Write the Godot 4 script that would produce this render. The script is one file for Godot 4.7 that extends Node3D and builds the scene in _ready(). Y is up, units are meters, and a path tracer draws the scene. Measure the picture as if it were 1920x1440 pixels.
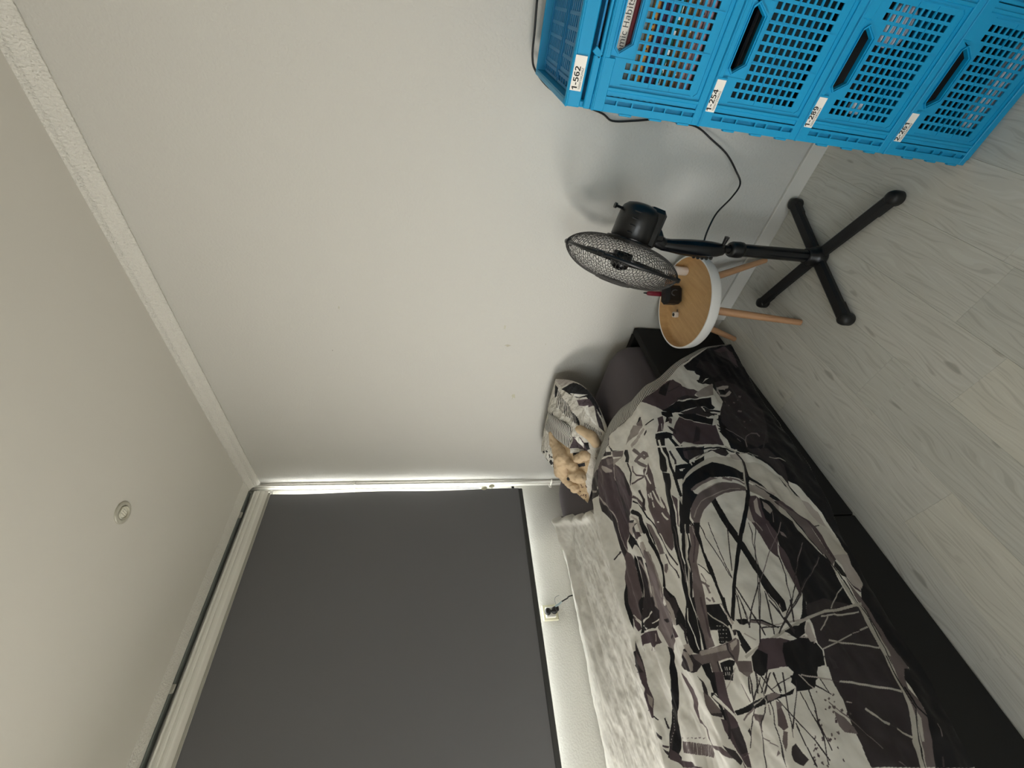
extends Node3D
# A bedroom corner photographed with the camera turned on its side: world up points to the left of the frame.

var M := {}
var pimg: Image
const PW := 2048
const PM := 0.95            # print pixels per millimetre of cloth
const CH := 0.2657          # height of one stacked crate

func _ready():
	# ---- camera, sky, lights, exposure
	var cam := Camera3D.new(); cam.name = "camera"; add_child(cam)
	var rx := Vector3(0.14024668, -0.98428059, 0.10734329)
	var ry := Vector3(-0.7157115, -0.02586607, 0.69791689)
	var fw := Vector3(-0.68416951, -0.17470736, -0.70808857)
	cam.transform = Transform3D(Basis(rx, -ry, -fw), Vector3(2.55, 1.40, 1.577))
	cam.fov = 86.351; cam.near = 0.02; cam.current = true
	var we := WorldEnvironment.new(); we.name = "environment"
	var env := Environment.new()
	var sky := Sky.new(); var sm := ProceduralSkyMaterial.new()
	sm.sky_top_color = Color(0.86, 0.92, 0.96); sm.sky_horizon_color = Color(0.95, 0.96, 0.95)
	sm.ground_horizon_color = Color(0.62, 0.62, 0.58); sm.ground_bottom_color = Color(0.42, 0.42, 0.40)
	sm.sky_energy_multiplier = 1.0; sm.ground_energy_multiplier = 1.0
	sky.sky_material = sm
	env.background_mode = Environment.BG_SKY; env.sky = sky
	env.background_energy_multiplier = 6.0
	env.tonemap_mode = Environment.TONE_MAPPER_LINEAR; env.tonemap_exposure = 0.92
	env.sdfgi_enabled = true; env.ssao_enabled = true; env.ssil_enabled = true
	we.environment = env; add_child(we)
	# daylight at the balcony door beyond the foot of the bed (out of frame, on the left) and behind the lowered blind
	area_light("door_daylight", Vector3(-0.02, 0.78, 2.78), Vector3(1, -0.45, -0.25), Vector2(0.8, 1.2), 10.5, Color(1.0, 0.985, 0.96))
	area_light("window_daylight", Vector3(-0.12, 1.66, 1.0), Vector3(1, -0.12, 0), Vector2(1.8, 1.5), 14.0, Color(1.0, 1.0, 0.99))
	area_light("rear_window_daylight", Vector3(2.3, 1.45, 4.46), Vector3(-0.1, -0.25, -1), Vector2(1.9, 1.7), 1.7, Color(1.0, 0.99, 0.96))

	make_materials()
	build_room()
	build_window()
	build_bed()
	build_duvet()
	build_pillow()
	build_table()
	build_fan()
	build_crates()
	build_small()

func area_light(called: String, at: Vector3, dir: Vector3, size: Vector2, e: float, c: Color):
	var l := AreaLight3D.new(); l.name = called; add_child(l)
	l.area_size = size; l.area_normalize_energy = true
	l.light_energy = e; l.light_color = c; l.shadow_enabled = true
	l.position = at
	l.basis = Basis.looking_at(dir.normalized(), Vector3.UP)

# ------------------------------------------------------------------ helpers
func tag(o: Node, label: String, category: String, group := "", kind := ""):
	if label != "": o.set_meta("label", label)
	if category != "": o.set_meta("category", category)
	if group != "": o.set_meta("group", group)
	if kind != "": o.set_meta("kind", kind)
	return o

func base(called: String, at := Vector3.ZERO, parent: Node = self) -> Node3D:
	var o := Node3D.new(); o.name = called; o.position = at
	parent.add_child(o, true)
	return o

func mat(c: Color, rough := 0.6, metal := 0.0) -> StandardMaterial3D:
	var m := StandardMaterial3D.new()
	m.albedo_color = c; m.roughness = rough; m.metallic = metal
	return m

func rgb(r: int, g: int, b: int) -> Color:
	return Color(r / 255.0, g / 255.0, b / 255.0)

func mb() -> SurfaceTool:
	var st := SurfaceTool.new(); st.begin(Mesh.PRIMITIVE_TRIANGLES); st.set_smooth_group(-1)
	return st

func put(st: SurfaceTool, called: String, m: Material, parent: Node = self, at := Vector3.ZERO) -> MeshInstance3D:
	st.generate_normals()
	var o := MeshInstance3D.new(); o.name = called; o.mesh = st.commit(); o.material_override = m
	o.position = at
	parent.add_child(o, true)
	return o

func use_mesh(me: Mesh, called: String, m: Material, parent: Node, at := Vector3.ZERO) -> MeshInstance3D:
	var o := MeshInstance3D.new(); o.name = called; o.mesh = me; o.material_override = m; o.position = at
	parent.add_child(o, true)
	return o

func struct(st: SurfaceTool, called: String, m: Material, label := "", category := ""):
	var o = put(st, called, m)
	tag(o, label, category, "", "structure")
	return o

func v3(st: SurfaceTool, p: Vector3, uv := Vector2.ZERO):
	st.set_uv(uv); st.add_vertex(p)

func fan_poly(st: SurfaceTool, pts: Array, n: Vector3):   # flat polygon, turned so that it faces n
	var q := pts
	if (q[0] - q[2]).cross(q[0] - q[1]).dot(n) < 0.0:
		q = pts.duplicate(); q.reverse()
	for i in range(1, q.size() - 1):
		v3(st, q[0]); v3(st, q[i]); v3(st, q[i + 1])

func box(st: SurfaceTool, c: Vector3, s: Vector3, b := 0.0, bs := Basis()):
	var h := s / 2.0
	b = minf(b, minf(h.x, minf(h.y, h.z)) * 0.98)
	var f := func(p: Vector3): return c + bs * p
	if b <= 0.0:
		for ax in 3:
			for sg in [-1.0, 1.0]:
				var n := Vector3.ZERO; n[ax] = sg
				var a1 := (ax + 1) % 3; var a2 := (ax + 2) % 3
				var pts := []
				for k in [[-1, -1], [1, -1], [1, 1], [-1, 1]]:
					var p := Vector3.ZERO; p[ax] = sg * h[ax]; p[a1] = k[0] * h[a1]; p[a2] = k[1] * h[a2]
					pts.append(f.call(p))
				fan_poly(st, pts, bs * n)
		return
	for ax in 3:
		var a1 := (ax + 1) % 3; var a2 := (ax + 2) % 3
		for sg in [-1.0, 1.0]:
			var n := Vector3.ZERO; n[ax] = sg
			var pts := []
			for k in [[-1, -1], [1, -1], [1, 1], [-1, 1]]:
				var p := Vector3.ZERO; p[ax] = sg * h[ax]; p[a1] = k[0] * (h[a1] - b); p[a2] = k[1] * (h[a2] - b)
				pts.append(f.call(p))
			fan_poly(st, pts, bs * n)
		# edges along ax
		for s1 in [-1.0, 1.0]:
			for s2 in [-1.0, 1.0]:
				var pts := []
				for k in [[-1, 0], [1, 0], [1, 1], [-1, 1]]:
					var p := Vector3.ZERO; p[ax] = k[0] * (h[ax] - b)
					p[a1] = s1 * (h[a1] - (b if k[1] == 0 else 0.0)); p[a2] = s2 * (h[a2] - (b if k[1] == 1 else 0.0))
					pts.append(f.call(p))
				var n := Vector3.ZERO; n[a1] = s1; n[a2] = s2
				fan_poly(st, pts, bs * n)
	for sx in [-1.0, 1.0]:
		for sy in [-1.0, 1.0]:
			for sz in [-1.0, 1.0]:
				var s3 := Vector3(sx, sy, sz)
				fan_poly(st, [f.call(Vector3(h.x, h.y - b, h.z - b) * s3), f.call(Vector3(h.x - b, h.y, h.z - b) * s3), f.call(Vector3(h.x - b, h.y - b, h.z) * s3)], bs * s3)

func grid(st: SurfaceTool, rows: Array, uvs: Array = [], flip := false, closed := false):   # rows of points -> smooth quads
	st.set_smooth_group(0)
	for i in rows.size() - 1:
		var n: int = rows[i].size()
		for j in (n if closed else n - 1):
			var k := (j + 1) % n
			var a: Vector3 = rows[i][j]; var b: Vector3 = rows[i][k]; var c: Vector3 = rows[i + 1][k]; var d: Vector3 = rows[i + 1][j]
			var ua := Vector2.ZERO; var ub := Vector2.ZERO; var uc := Vector2.ZERO; var ud := Vector2.ZERO
			if uvs.size():
				ua = uvs[i][j]; ub = uvs[i][k]; uc = uvs[i + 1][k]; ud = uvs[i + 1][j]
			if flip:
				v3(st, a, ua); v3(st, c, uc); v3(st, b, ub); v3(st, a, ua); v3(st, d, ud); v3(st, c, uc)
			else:
				v3(st, a, ua); v3(st, b, ub); v3(st, c, uc); v3(st, a, ua); v3(st, c, uc); v3(st, d, ud)
	st.set_smooth_group(-1)

func lathe(st: SurfaceTool, prof: Array, seg: int, xf := Transform3D()):   # profile of (radius, height), turned about y; from bottom to top along the outside
	var rows := []
	for p in prof:
		var r := []
		for i in seg:
			var a := TAU * i / seg
			r.append(xf * Vector3(cos(a) * p.x, p.y, sin(a) * p.x))
		rows.append(r)
	grid(st, rows, [], true, true)

func tube(st: SurfaceTool, pts: Array, rad, sides := 10, caps := true, squash := 1.0):
	var rows := []
	var up := Vector3.UP
	var d0: Vector3 = (pts[1] - pts[0]).normalized()
	if absf(d0.dot(up)) > 0.9: up = Vector3.RIGHT
	var nx := (up - d0 * up.dot(d0)).normalized()
	for i in pts.size():
		var d: Vector3 = ((pts[mini(i + 1, pts.size() - 1)] - pts[maxi(i - 1, 0)]) as Vector3).normalized()
		nx = (nx - d * nx.dot(d)).normalized()
		var ny := d.cross(nx)
		var r: float = rad[i] if rad is Array else rad
		var row := []
		for k in sides:
			var a := TAU * k / sides
			row.append(pts[i] + nx * cos(a) * r * squash + ny * sin(a) * r)
		rows.append(row)
	grid(st, rows, [], true, true)
	if caps:
		fan_poly(st, rows[0], pts[0] - pts[1])
		fan_poly(st, rows[-1], pts[-1] - pts[-2])

func spline(pts: Array, per := 6) -> Array:
	var out := []
	for i in pts.size() - 1:
		var p0: Vector3 = pts[maxi(i - 1, 0)]; var p1: Vector3 = pts[i]; var p2: Vector3 = pts[i + 1]; var p3: Vector3 = pts[mini(i + 2, pts.size() - 1)]
		for k in per:
			out.append(p1.cubic_interpolate(p2, p0, p3, float(k) / per))
	out.append(pts[-1])
	return out

func extrude(st: SurfaceTool, prof: Array, xf: Transform3D, length: float, closed := true, smooth := false):   # profile in local xy, along local z
	var n := prof.size()
	var cen := Vector2.ZERO
	for p in prof: cen += p / n
	if smooth: st.set_smooth_group(0)
	for i in (n if closed else n - 1):
		var a: Vector2 = prof[i]; var b: Vector2 = prof[(i + 1) % n]
		var nn := Vector2(b.y - a.y, a.x - b.x)
		if not closed and false: nn = -nn
		if signed_area(prof) < 0.0: nn = -nn
		fan_poly(st, [xf * Vector3(a.x, a.y, 0), xf * Vector3(b.x, b.y, 0), xf * Vector3(b.x, b.y, length), xf * Vector3(a.x, a.y, length)], xf.basis * Vector3(nn.x, nn.y, 0))
	st.set_smooth_group(-1)
	if closed:
		var tris := Geometry2D.triangulate_polygon(PackedVector2Array(prof))
		for i in range(0, tris.size(), 3):
			var t := []
			var u := []
			for k in 3:
				var p: Vector2 = prof[tris[i + k]]
				t.append(xf * Vector3(p.x, p.y, 0)); u.append(xf * Vector3(p.x, p.y, length))
			fan_poly(st, t, xf.basis * Vector3(0, 0, -1)); fan_poly(st, u, xf.basis * Vector3(0, 0, 1))

func signed_area(p: Array) -> float:
	var s := 0.0
	for i in p.size():
		var a: Vector2 = p[i]; var b: Vector2 = p[(i + 1) % p.size()]
		s += a.x * b.y - b.x * a.y
	return s

func sstep(a: float, b: float, x: float) -> float:
	var t := clampf((x - a) / (b - a), 0.0, 1.0)
	return t * t * (3.0 - 2.0 * t)

func noise(freq: float, sd: int, oct := 3) -> FastNoiseLite:
	var n := FastNoiseLite.new(); n.seed = sd; n.frequency = freq; n.fractal_octaves = oct
	n.noise_type = FastNoiseLite.TYPE_SIMPLEX_SMOOTH
	return n

func noise_tex(size: int, freq: float, sd: int, oct := 4) -> NoiseTexture2D:
	var t := NoiseTexture2D.new(); t.width = size; t.height = size; t.seamless = true
	t.noise = noise(freq, sd, oct)
	return t

func text_mesh(s: String, size: float, depth: float, bold := false, serif := "Droid Sans") -> TextMesh:
	var t := TextMesh.new(); t.text = s; t.font_size = 64
	var f := SystemFont.new(); f.font_names = PackedStringArray([serif])
	if bold: f.font_weight = 700
	t.font = f; t.pixel_size = size / 64.0; t.depth = depth
	t.horizontal_alignment = HORIZONTAL_ALIGNMENT_CENTER; t.vertical_alignment = VERTICAL_ALIGNMENT_CENTER
	return t

func make_materials():
	M.wall = mat(rgb(204, 202, 195), 0.85)
	M.wall.heightmap_enabled = true; M.wall.heightmap_texture = noise_tex(512, 0.06, 3, 5); M.wall.heightmap_scale = 0.10
	M.wall.uv1_triplanar = true; M.wall.uv1_world_triplanar = true; M.wall.uv1_scale = Vector3.ONE * 2.5
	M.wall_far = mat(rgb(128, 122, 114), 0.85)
	M.ceiling = mat(rgb(212, 208, 198), 0.9)
	M.plaster = mat(rgb(224, 221, 212), 0.85)
	M.plaster.heightmap_enabled = true; M.plaster.heightmap_texture = noise_tex(512, 0.05, 11, 4); M.plaster.heightmap_scale = 0.5
	M.plaster.uv1_triplanar = true; M.plaster.uv1_world_triplanar = true; M.plaster.uv1_scale = Vector3.ONE * 4.0
	M.white = mat(rgb(226, 224, 216), 0.45)
	M.trim = mat(rgb(214, 211, 203), 0.5)
	M.grey_lip = mat(rgb(176, 174, 164), 0.5)
	M.dark = mat(rgb(40, 43, 42), 0.6)
	M.blind = mat(rgb(110, 110, 112), 0.8)
	M.blind_bar = mat(rgb(58, 59, 58), 0.6)
	M.blind_back = mat(rgb(225, 226, 224), 0.8)
	M.glass = StandardMaterial3D.new(); M.glass.albedo_color = Color(0.9, 0.95, 0.95, 0.06); M.glass.roughness = 0.02
	M.glass.transparency = BaseMaterial3D.TRANSPARENCY_ALPHA
	M.bed = mat(rgb(16, 16, 15), 0.8)
	M.sheet = mat(rgb(88, 82, 86), 0.9)
	M.black = mat(rgb(14, 15, 17), 0.32)
	M.black_soft = mat(rgb(20, 20, 21), 0.5)
	M.black_gloss = mat(rgb(10, 13, 18), 0.2)
	M.net = mat(rgb(46, 44, 41), 0.6)
	M.oak = wood_mat(rgb(214, 177, 124), rgb(188, 147, 98))
	M.leg = wood_mat(rgb(202, 158, 118), rgb(174, 128, 92))
	M.tray_white = mat(rgb(228, 226, 222), 0.35)
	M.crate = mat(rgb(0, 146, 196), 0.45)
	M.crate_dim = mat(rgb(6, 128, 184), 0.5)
	M.sticker = mat(rgb(238, 234, 226), 0.5)
	M.ink = mat(rgb(30, 28, 28), 0.6)
	M.chrome = mat(rgb(210, 208, 200), 0.18, 0.9)
	M.cream = mat(rgb(206, 202, 176), 0.5)

func wood_mat(a: Color, b: Color) -> StandardMaterial3D:
	var w := 256; var h := 512
	var im := Image.create(w, h, false, Image.FORMAT_RGB8)
	var n := noise(0.02, 5, 4); var n2 := noise(0.09, 8, 2)
	for y in h:
		for x in w:
			var t := 0.5 + 0.5 * n.get_noise_2d(x * 2.2, y * 0.12) + 0.25 * n2.get_noise_2d(x * 3.0, y * 0.08)
			im.set_pixel(x, y, a.lerp(b, clampf(t, 0.0, 1.0)))
	var m := mat(Color.WHITE, 0.5)
	m.albedo_texture = ImageTexture.create_from_image(im)
	m.uv1_triplanar = true; m.uv1_world_triplanar = true; m.uv1_scale = Vector3(4, 4, 4)
	return m

func plank_tex(sd: int) -> ImageTexture:
	var w := 256; var h := 1024
	var im := Image.create(w, h, false, Image.FORMAT_RGB8)
	var n := noise(0.012, sd, 4); var n2 := noise(0.05, sd + 1, 3); var wob := noise(0.006, sd + 2, 2); var kn := noise(0.02, sd + 3, 1)
	var a := rgb(216, 213, 203); var b := rgb(204, 201, 191); var c := rgb(222, 220, 211)
	for y in h:
		for x in w:
			var wx := x + 26.0 * wob.get_noise_2d(x * 1.5, y * 0.55)
			var t := 0.5 + 0.55 * n.get_noise_2d(wx * 2.0, y * 0.12)
			var f := n2.get_noise_2d(wx * 2.2, y * 0.10)
			var col := a.lerp(b, clampf(t * 0.75, 0.0, 1.0))
			if f > 0.2: col = col.lerp(rgb(158, 154, 143), clampf((f - 0.2) * 1.4, 0.0, 0.26))
			if f < -0.2: col = col.lerp(c, clampf((-f - 0.2) * 2.2, 0.0, 0.6))
			var k := kn.get_noise_2d(x * 0.9, y * 0.35)
			if k > 0.84: col = col.lerp(rgb(140, 134, 124), clampf((k - 0.84) * 6.0, 0.0, 0.45))
			im.set_pixel(x, y, col)
	return ImageTexture.create_from_image(im)

# ------------------------------------------------------------------ room
func build_room():
	var rng := RandomNumberGenerator.new(); rng.seed = 41
	var fl := base("floor"); tag(fl, "pale grey wood laminate floor of long planks", "floor", "", "structure")
	var st := mb(); box(st, Vector3(2.0, -0.06, 2.2), Vector3(4.6, 0.1, 4.8)); put(st, "subfloor", M.dark, fl)
	var pm := []
	for k in 3:
		var m := mat([rgb(250, 250, 250), rgb(242, 243, 243), rgb(255, 254, 251)][k], 0.42)
		m.albedo_texture = plank_tex(20 + k * 7)
		pm.append(m)
	var pw := 0.168
	var col := 0
	var x := 2.237 - pw * 13.0
	while x < 4.05:
		var off := fposmod(col * 0.43, 1.0) * 1.285
		if col == 12: off = 0.788        # the joint seen near the camera
		if col == 10: off = 0.737
		var z := off - 1.285 * 2.0
		while z < 4.5:
			var z0 := maxf(z, 0.0); var z1 := minf(z + 1.285, 4.5)
			var x0 := maxf(x, -0.02)
			if z1 - z0 > 0.02 and x + pw > 0.0:
				plank(fl, Vector3((x0 + x + pw) / 2, 0, (z0 + z1) / 2), x + pw - x0, z1 - z0, pm[rng.randi() % 3], Vector2(rng.randf(), rng.randf()))
			z += 1.285
		x += pw; col += 1
	st = mb(); box(st, Vector3(1.9, 1.3, -0.1), Vector3(4.8, 2.9, 0.2)); var wb = struct(st, "wall_back", M.wall, "off-white plastered wall behind bed and fan", "wall")
	for q in SCUFFS:
		st = mb()
		var pp := []
		for k in 9:
			var a := TAU * k / 9.0
			var rr: float = 0.6 + 0.4 * sin(k * 2.7 + q[0] * 31.0)
			pp.append(Vector3(q[0] + cos(a) * q[2] * rr, q[1] + sin(a) * q[3] * rr, 0.0004))
		fan_poly(st, pp, Vector3(0, 0, 1)); put(st, "scuff", mat(q[4], 0.8), wb)
	st = mb(); box(st, Vector3(4.15, 1.3, 2.2), Vector3(0.2, 2.9, 4.8)); struct(st, "wall_right", M.wall_far)
	st = mb()
	box(st, Vector3(0.45, 1.3, 4.55), Vector3(1.7, 2.9, 0.2)); box(st, Vector3(3.8, 1.3, 4.55), Vector3(1.0, 2.9, 0.2))
	box(st, Vector3(2.3, 0.225, 4.55), Vector3(2.0, 0.75, 0.2)); box(st, Vector3(2.3, 2.575, 4.55), Vector3(2.0, 0.35, 0.2))
	struct(st, "wall_front", M.wall_far)
	var w2 := base("window_2"); tag(w2, "window in the wall behind the camera", "window", "", "structure")
	st = mb()
	for xx in [1.33, 2.3, 3.27]: box(st, Vector3(xx, 1.5, 4.56), Vector3(0.06, 1.8, 0.06), 0.004)
	for yy in [0.63, 2.37]: box(st, Vector3(2.3, yy, 4.56), Vector3(2.0, 0.06, 0.06), 0.004)
	put(st, "window_frame", M.white, w2)
	for xx in [1.815, 2.785]:
		st = mb(); box(st, Vector3(xx, 1.5, 4.56), Vector3(0.9, 1.7, 0.006)); put(st, "pane", M.glass, w2)
	# window wall with two openings: the window behind the blind (z 0.07..1.98, y 0.87..2.47) and a glazed door further along (z 2.28..3.28)
	st = mb()
	box(st, Vector3(-0.15, 0.435, 1.03), Vector3(0.3, 0.87, 2.3))
	box(st, Vector3(-0.15, 1.65, 0.0), Vector3(0.3, 1.6, 0.14))
	box(st, Vector3(-0.15, 1.67, 2.13), Vector3(0.3, 1.6, 0.30))
	box(st, Vector3(-0.15, 2.6, 1.03), Vector3(0.3, 0.26, 2.5))
	box(st, Vector3(-0.15, 2.09, 2.78), Vector3(0.3, 1.28, 1.0))
	box(st, Vector3(-0.15, 1.3, 3.97), Vector3(0.3, 2.9, 1.38))
	struct(st, "wall_left", M.wall, "off-white window wall beside the bed", "wall")
	st = mb(); box(st, Vector3(1.9, 2.72, 2.2), Vector3(4.8, 0.2, 4.8)); box(st, Vector3(2.10, 2.59, 2.25), Vector3(4.016, 0.06, 4.5))
	struct(st, "ceiling", M.ceiling, "plain off-white ceiling above the bed", "ceiling")
	# rough plaster cove between back wall and ceiling
	st = mb()
	extrude(st, [Vector2(0, 2.506), Vector2(0.008, 2.505), Vector2(0.018, 2.515), Vector2(0.026, 2.534), Vector2(0.038, 2.546), Vector2(0.052, 2.552), Vector2(0.055, 2.562), Vector2(0, 2.562)], Transform3D(Basis(Vector3(0, 0, 1), Vector3(0, 1, 0), Vector3(-1, 0, 0)), Vector3(4.0, 0, 0)), 3.91)
	tag(put(st, "trim_1", M.plaster), "rough plaster cove where back wall meets ceiling", "trim", "", "structure")
	st = mb()
	extrude(st, [Vector2(0.0915, 2.556), Vector2(0.15, 2.554), Vector2(0.185, 2.5595), Vector2(0.185, 2.564), Vector2(0.0915, 2.564)], Transform3D(Basis(), Vector3(0, 0, 0.0)), 4.4)
	var rb := RandomNumberGenerator.new(); rb.seed = 5
	for i in 40:
		var z := 0.2 + i * 0.05 + rb.randf() * 0.03
		var r := 0.007 + rb.randf() * 0.007
		lathe(st, [Vector2(r * 1.3, 0.0), Vector2(r, -0.002), Vector2(r * 0.6, -0.0035), Vector2(0.0005, -0.004)], 8, Transform3D(Basis().scaled(Vector3(1.0, 1, 1.5)), Vector3(0.118 + rb.randf() * 0.02, 2.5555, z)))
	tag(put(st, "trim_2", M.plaster), "bumpy plaster edge of ceiling along the curtain slot", "trim", "", "structure")
	# baseboard
	st = mb(); box(st, Vector3(2.77, 0.033, 0.0065), Vector3(2.5, 0.066, 0.013), 0.002); tag(put(st, "baseboard_back", M.trim), "white skirting board along the back wall", "skirting", "", "structure")
	st = mb(); box(st, Vector3(4.04, 0.033, 2.25), Vector3(0.013, 0.066, 4.4), 0.002); tag(put(st, "baseboard_right", M.trim), "", "", "", "structure")

const SCUFFS := [[1.217, 1.903, 0.004, 0.003, Color(0.42, 0.41, 0.38)], [1.46, 1.84, 0.012, 0.004, Color(0.74, 0.73, 0.66)], [1.29, 1.07, 0.010, 0.020, Color(0.74, 0.72, 0.64)], [1.40, 1.10, 0.018, 0.008, Color(0.77, 0.76, 0.69)], [0.93, 0.99, 0.034, 0.016, Color(0.76, 0.75, 0.66)], [1.31, 0.88, 0.006, 0.004, Color(0.72, 0.71, 0.64)]]

func plank(parent: Node3D, c: Vector3, w: float, l: float, m: Material, uo: Vector2):
	var st := mb()
	var g := 0.00015; var b := 0.0005
	var x := w / 2 - g; var z := l / 2 - g
	var top := [Vector3(-x + b, 0, -z + b), Vector3(x - b, 0, -z + b), Vector3(x - b, 0, z - b), Vector3(-x + b, 0, z - b)]
	var low := [Vector3(-x, -b, -z), Vector3(x, -b, -z), Vector3(x, -b, z), Vector3(-x, -b, z)]
	var bot := [Vector3(-x, -0.009, -z), Vector3(x, -0.009, -z), Vector3(x, -0.009, z), Vector3(-x, -0.009, z)]
	var uvf := func(p: Vector3): return Vector2(p.x / 0.2 + uo.x, p.z / 1.3 + uo.y)
	var quadf := func(a: Vector3, b2: Vector3, c2: Vector3, d: Vector3):
		for p in [a, b2, c2, a, c2, d]: v3(st, p, uvf.call(p))
	quadf.call(top[0], top[1], top[2], top[3])
	for i in 4:
		var j := (i + 1) % 4
		quadf.call(low[i], low[j], top[j], top[i])
		quadf.call(bot[i], bot[j], low[j], low[i])
	put(st, "plank", m, parent, c)

# ------------------------------------------------------------------ window side
func build_window():
	var zx := Transform3D(Basis(), Vector3(0, 0, 0))
	# frame and panes behind the blind
	var w := base("window_1"); tag(w, "window behind the lowered grey blind", "window", "", "structure")
	var st := mb()
	for z in [0.09, 1.03, 1.96]: box(st, Vector3(-0.16, 1.67, z), Vector3(0.06, 1.6, 0.05), 0.004)
	for y in [0.895, 2.445]: box(st, Vector3(-0.16, y, 1.025), Vector3(0.06, 0.05, 1.9), 0.004)
	put(st, "window_frame", M.white, w)
	for z in [0.56, 1.495]:
		st = mb(); box(st, Vector3(-0.16, 1.67, z), Vector3(0.006, 1.5, 0.89)); put(st, "pane", M.glass, w)
	var d := base("door_1"); tag(d, "glazed balcony door past the foot of the bed", "door", "", "structure")
	st = mb()
	for z in [2.31, 3.25]: box(st, Vector3(-0.16, 0.73, z), Vector3(0.06, 1.42, 0.06), 0.004)
	for y in [0.05, 1.42]: box(st, Vector3(-0.16, y, 2.78), Vector3(0.06, 0.06, 1.0), 0.004)
	put(st, "door_frame", M.white, d)
	st = mb(); box(st, Vector3(-0.16, 0.73, 2.78), Vector3(0.006, 1.34, 0.9)); put(st, "pane", M.glass, d)
	# ridged head profile above the blind
	var tr := base("trim_3"); tag(tr, "white ridged pelmet profile above the grey blind", "pelmet", "", "structure")
	st = mb()
	extrude(st, [Vector2(0.0, 2.56), Vector2(0.0, 2.452), Vector2(0.062, 2.449), Vector2(0.0635, 2.462), Vector2(0.064, 2.470), Vector2(0.0655, 2.474), Vector2(0.068, 2.478), Vector2(0.0695, 2.486), Vector2(0.069, 2.494), Vector2(0.066, 2.498), Vector2(0.067, 2.501), Vector2(0.072, 2.504), Vector2(0.0735, 2.511), Vector2(0.072, 2.518), Vector2(0.068, 2.521), Vector2(0.069, 2.524), Vector2(0.074, 2.529), Vector2(0.072, 2.534), Vector2(0.04, 2.536), Vector2(0.03, 2.56)], Transform3D(Basis(), Vector3(0, 0, 0.045)), 1.98, true, false)
	put(st, "profile", mat(rgb(242, 240, 232), 0.45), tr)
	st = mb(); box(st, Vector3(0.058, 2.4415, 1.035), Vector3(0.018, 0.014, 1.96), 0.002); put(st, "lip", M.grey_lip, tr)
	# curtain track in the slot
	st = mb(); box(st, Vector3(0.064, 2.580, 1.1), Vector3(0.034, 0.05, 2.1), 0.003); tag(put(st, "curtain_track", mat(rgb(112, 118, 114), 0.4)), "dark curtain track in the slot between ceiling and pelmet", "track")
	for z in [0.215, 1.064]:
		st = mb(); box(st, Vector3(0.083, 2.554, z), Vector3(0.012, 0.022, 0.035), 0.003)
		tag(put(st, "track_clip", M.grey_lip), "small pale clip under the dark curtain track, %s" % ("nearer the corner" if z < 0.5 else "further from the corner"), "clip", "clips of the curtain track")
	# roller blind
	var bl := base("roller_blind", Vector3.ZERO)
	tag(bl, "dark grey roller blind drawn down over the window", "blind")
	st = mb()
	var rows := []; var rows2 := []
	for i in 25:
		var y := 2.436 - (2.436 - 0.832) * i / 24.0
		var r := []; var r2 := []
		for j in 25:
			var z := 0.064 + 0.0 * i + 1.92 * j / 24.0
			if j == 0: z += -0.008 * i / 24.0 + 0.004 * sin(i * 0.5)
			var bx := 0.060 + 0.002 * sin(z * 4.0 + y * 1.3) * sstep(2.44, 1.4, y)
			r.append(Vector3(bx, y, z)); r2.append(Vector3(bx - 0.0015, y, z))
		rows.append(r); rows2.append(r2)
	grid(st, rows, [], true)
	put(st, "blind_fabric", M.blind, bl)
	st = mb(); grid(st, rows2, [], false); put(st, "backing", M.blind_back, bl)
	st = mb(); box(st, Vector3(0.060, 0.822, 1.018), Vector3(0.012, 0.030, 1.925), 0.005); put(st, "bottom_bar", M.blind_bar, bl)
	# cords with two weights
	var c1 := base("blind_cord", Vector3.ZERO); tag(c1, "white blind cord with two pale oval weights by the corner pipes", "cord")
	for k in 2:
		var z: float = [0.052, 0.046][k]; var yb: float = [1.077, 1.024][k]; var zw: float = [0.064, 0.048][k]
		st = mb(); tube(st, spline([Vector3(0.082, 2.50, z), Vector3(0.082, 1.8, z - 0.002), Vector3(0.084, 1.3, (z + zw) / 2), Vector3(0.085, yb + 0.03, zw)], 5), 0.0018, 6); put(st, "cord", M.white, c1)
		st = mb(); lathe(st, [Vector2(0.0015, -0.019), Vector2(0.007, -0.016), Vector2(0.0105, -0.008), Vector2(0.0115, 0.0), Vector2(0.0105, 0.009), Vector2(0.007, 0.017), Vector2(0.002, 0.021)], 14, Transform3D(Basis(Vector3(1, 0, 0), 0.12), Vector3(0.085, yb, zw))); put(st, "weight", M.cream, c1)
	st = mb(); tube(st, spline([Vector3(0.085, 1.055, 0.064), Vector3(0.087, 1.03, 0.068), Vector3(0.086, 1.02, 0.06), Vector3(0.085, 1.03, 0.05)], 5), 0.0015, 6); put(st, "loop", M.white, c1)
	st = mb(); tube(st, spline([Vector3(0.085, 1.005, 0.048), Vector3(0.087, 0.985, 0.045), Vector3(0.09, 0.98, 0.04), Vector3(0.086, 0.995, 0.04)], 5), 0.0015, 6); put(st, "loop", M.white, c1)
	# pipes in the corner
	for k in 2:
		var px: float = [0.078, 0.050][k]; var rr: float = [0.0085, 0.0075][k]
		st = mb(); tube(st, [Vector3(px, 0.30, 0.013), Vector3(px, 1.5, 0.0125), Vector3(px, 2.545, 0.0125)], rr, 14)
		tag(put(st, "pipe", M.white), "thin white pipe running up the room corner, %s" % ("further from the window" if k == 0 else "nearer the window"), "pipe", "white pipes in the corner")
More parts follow.
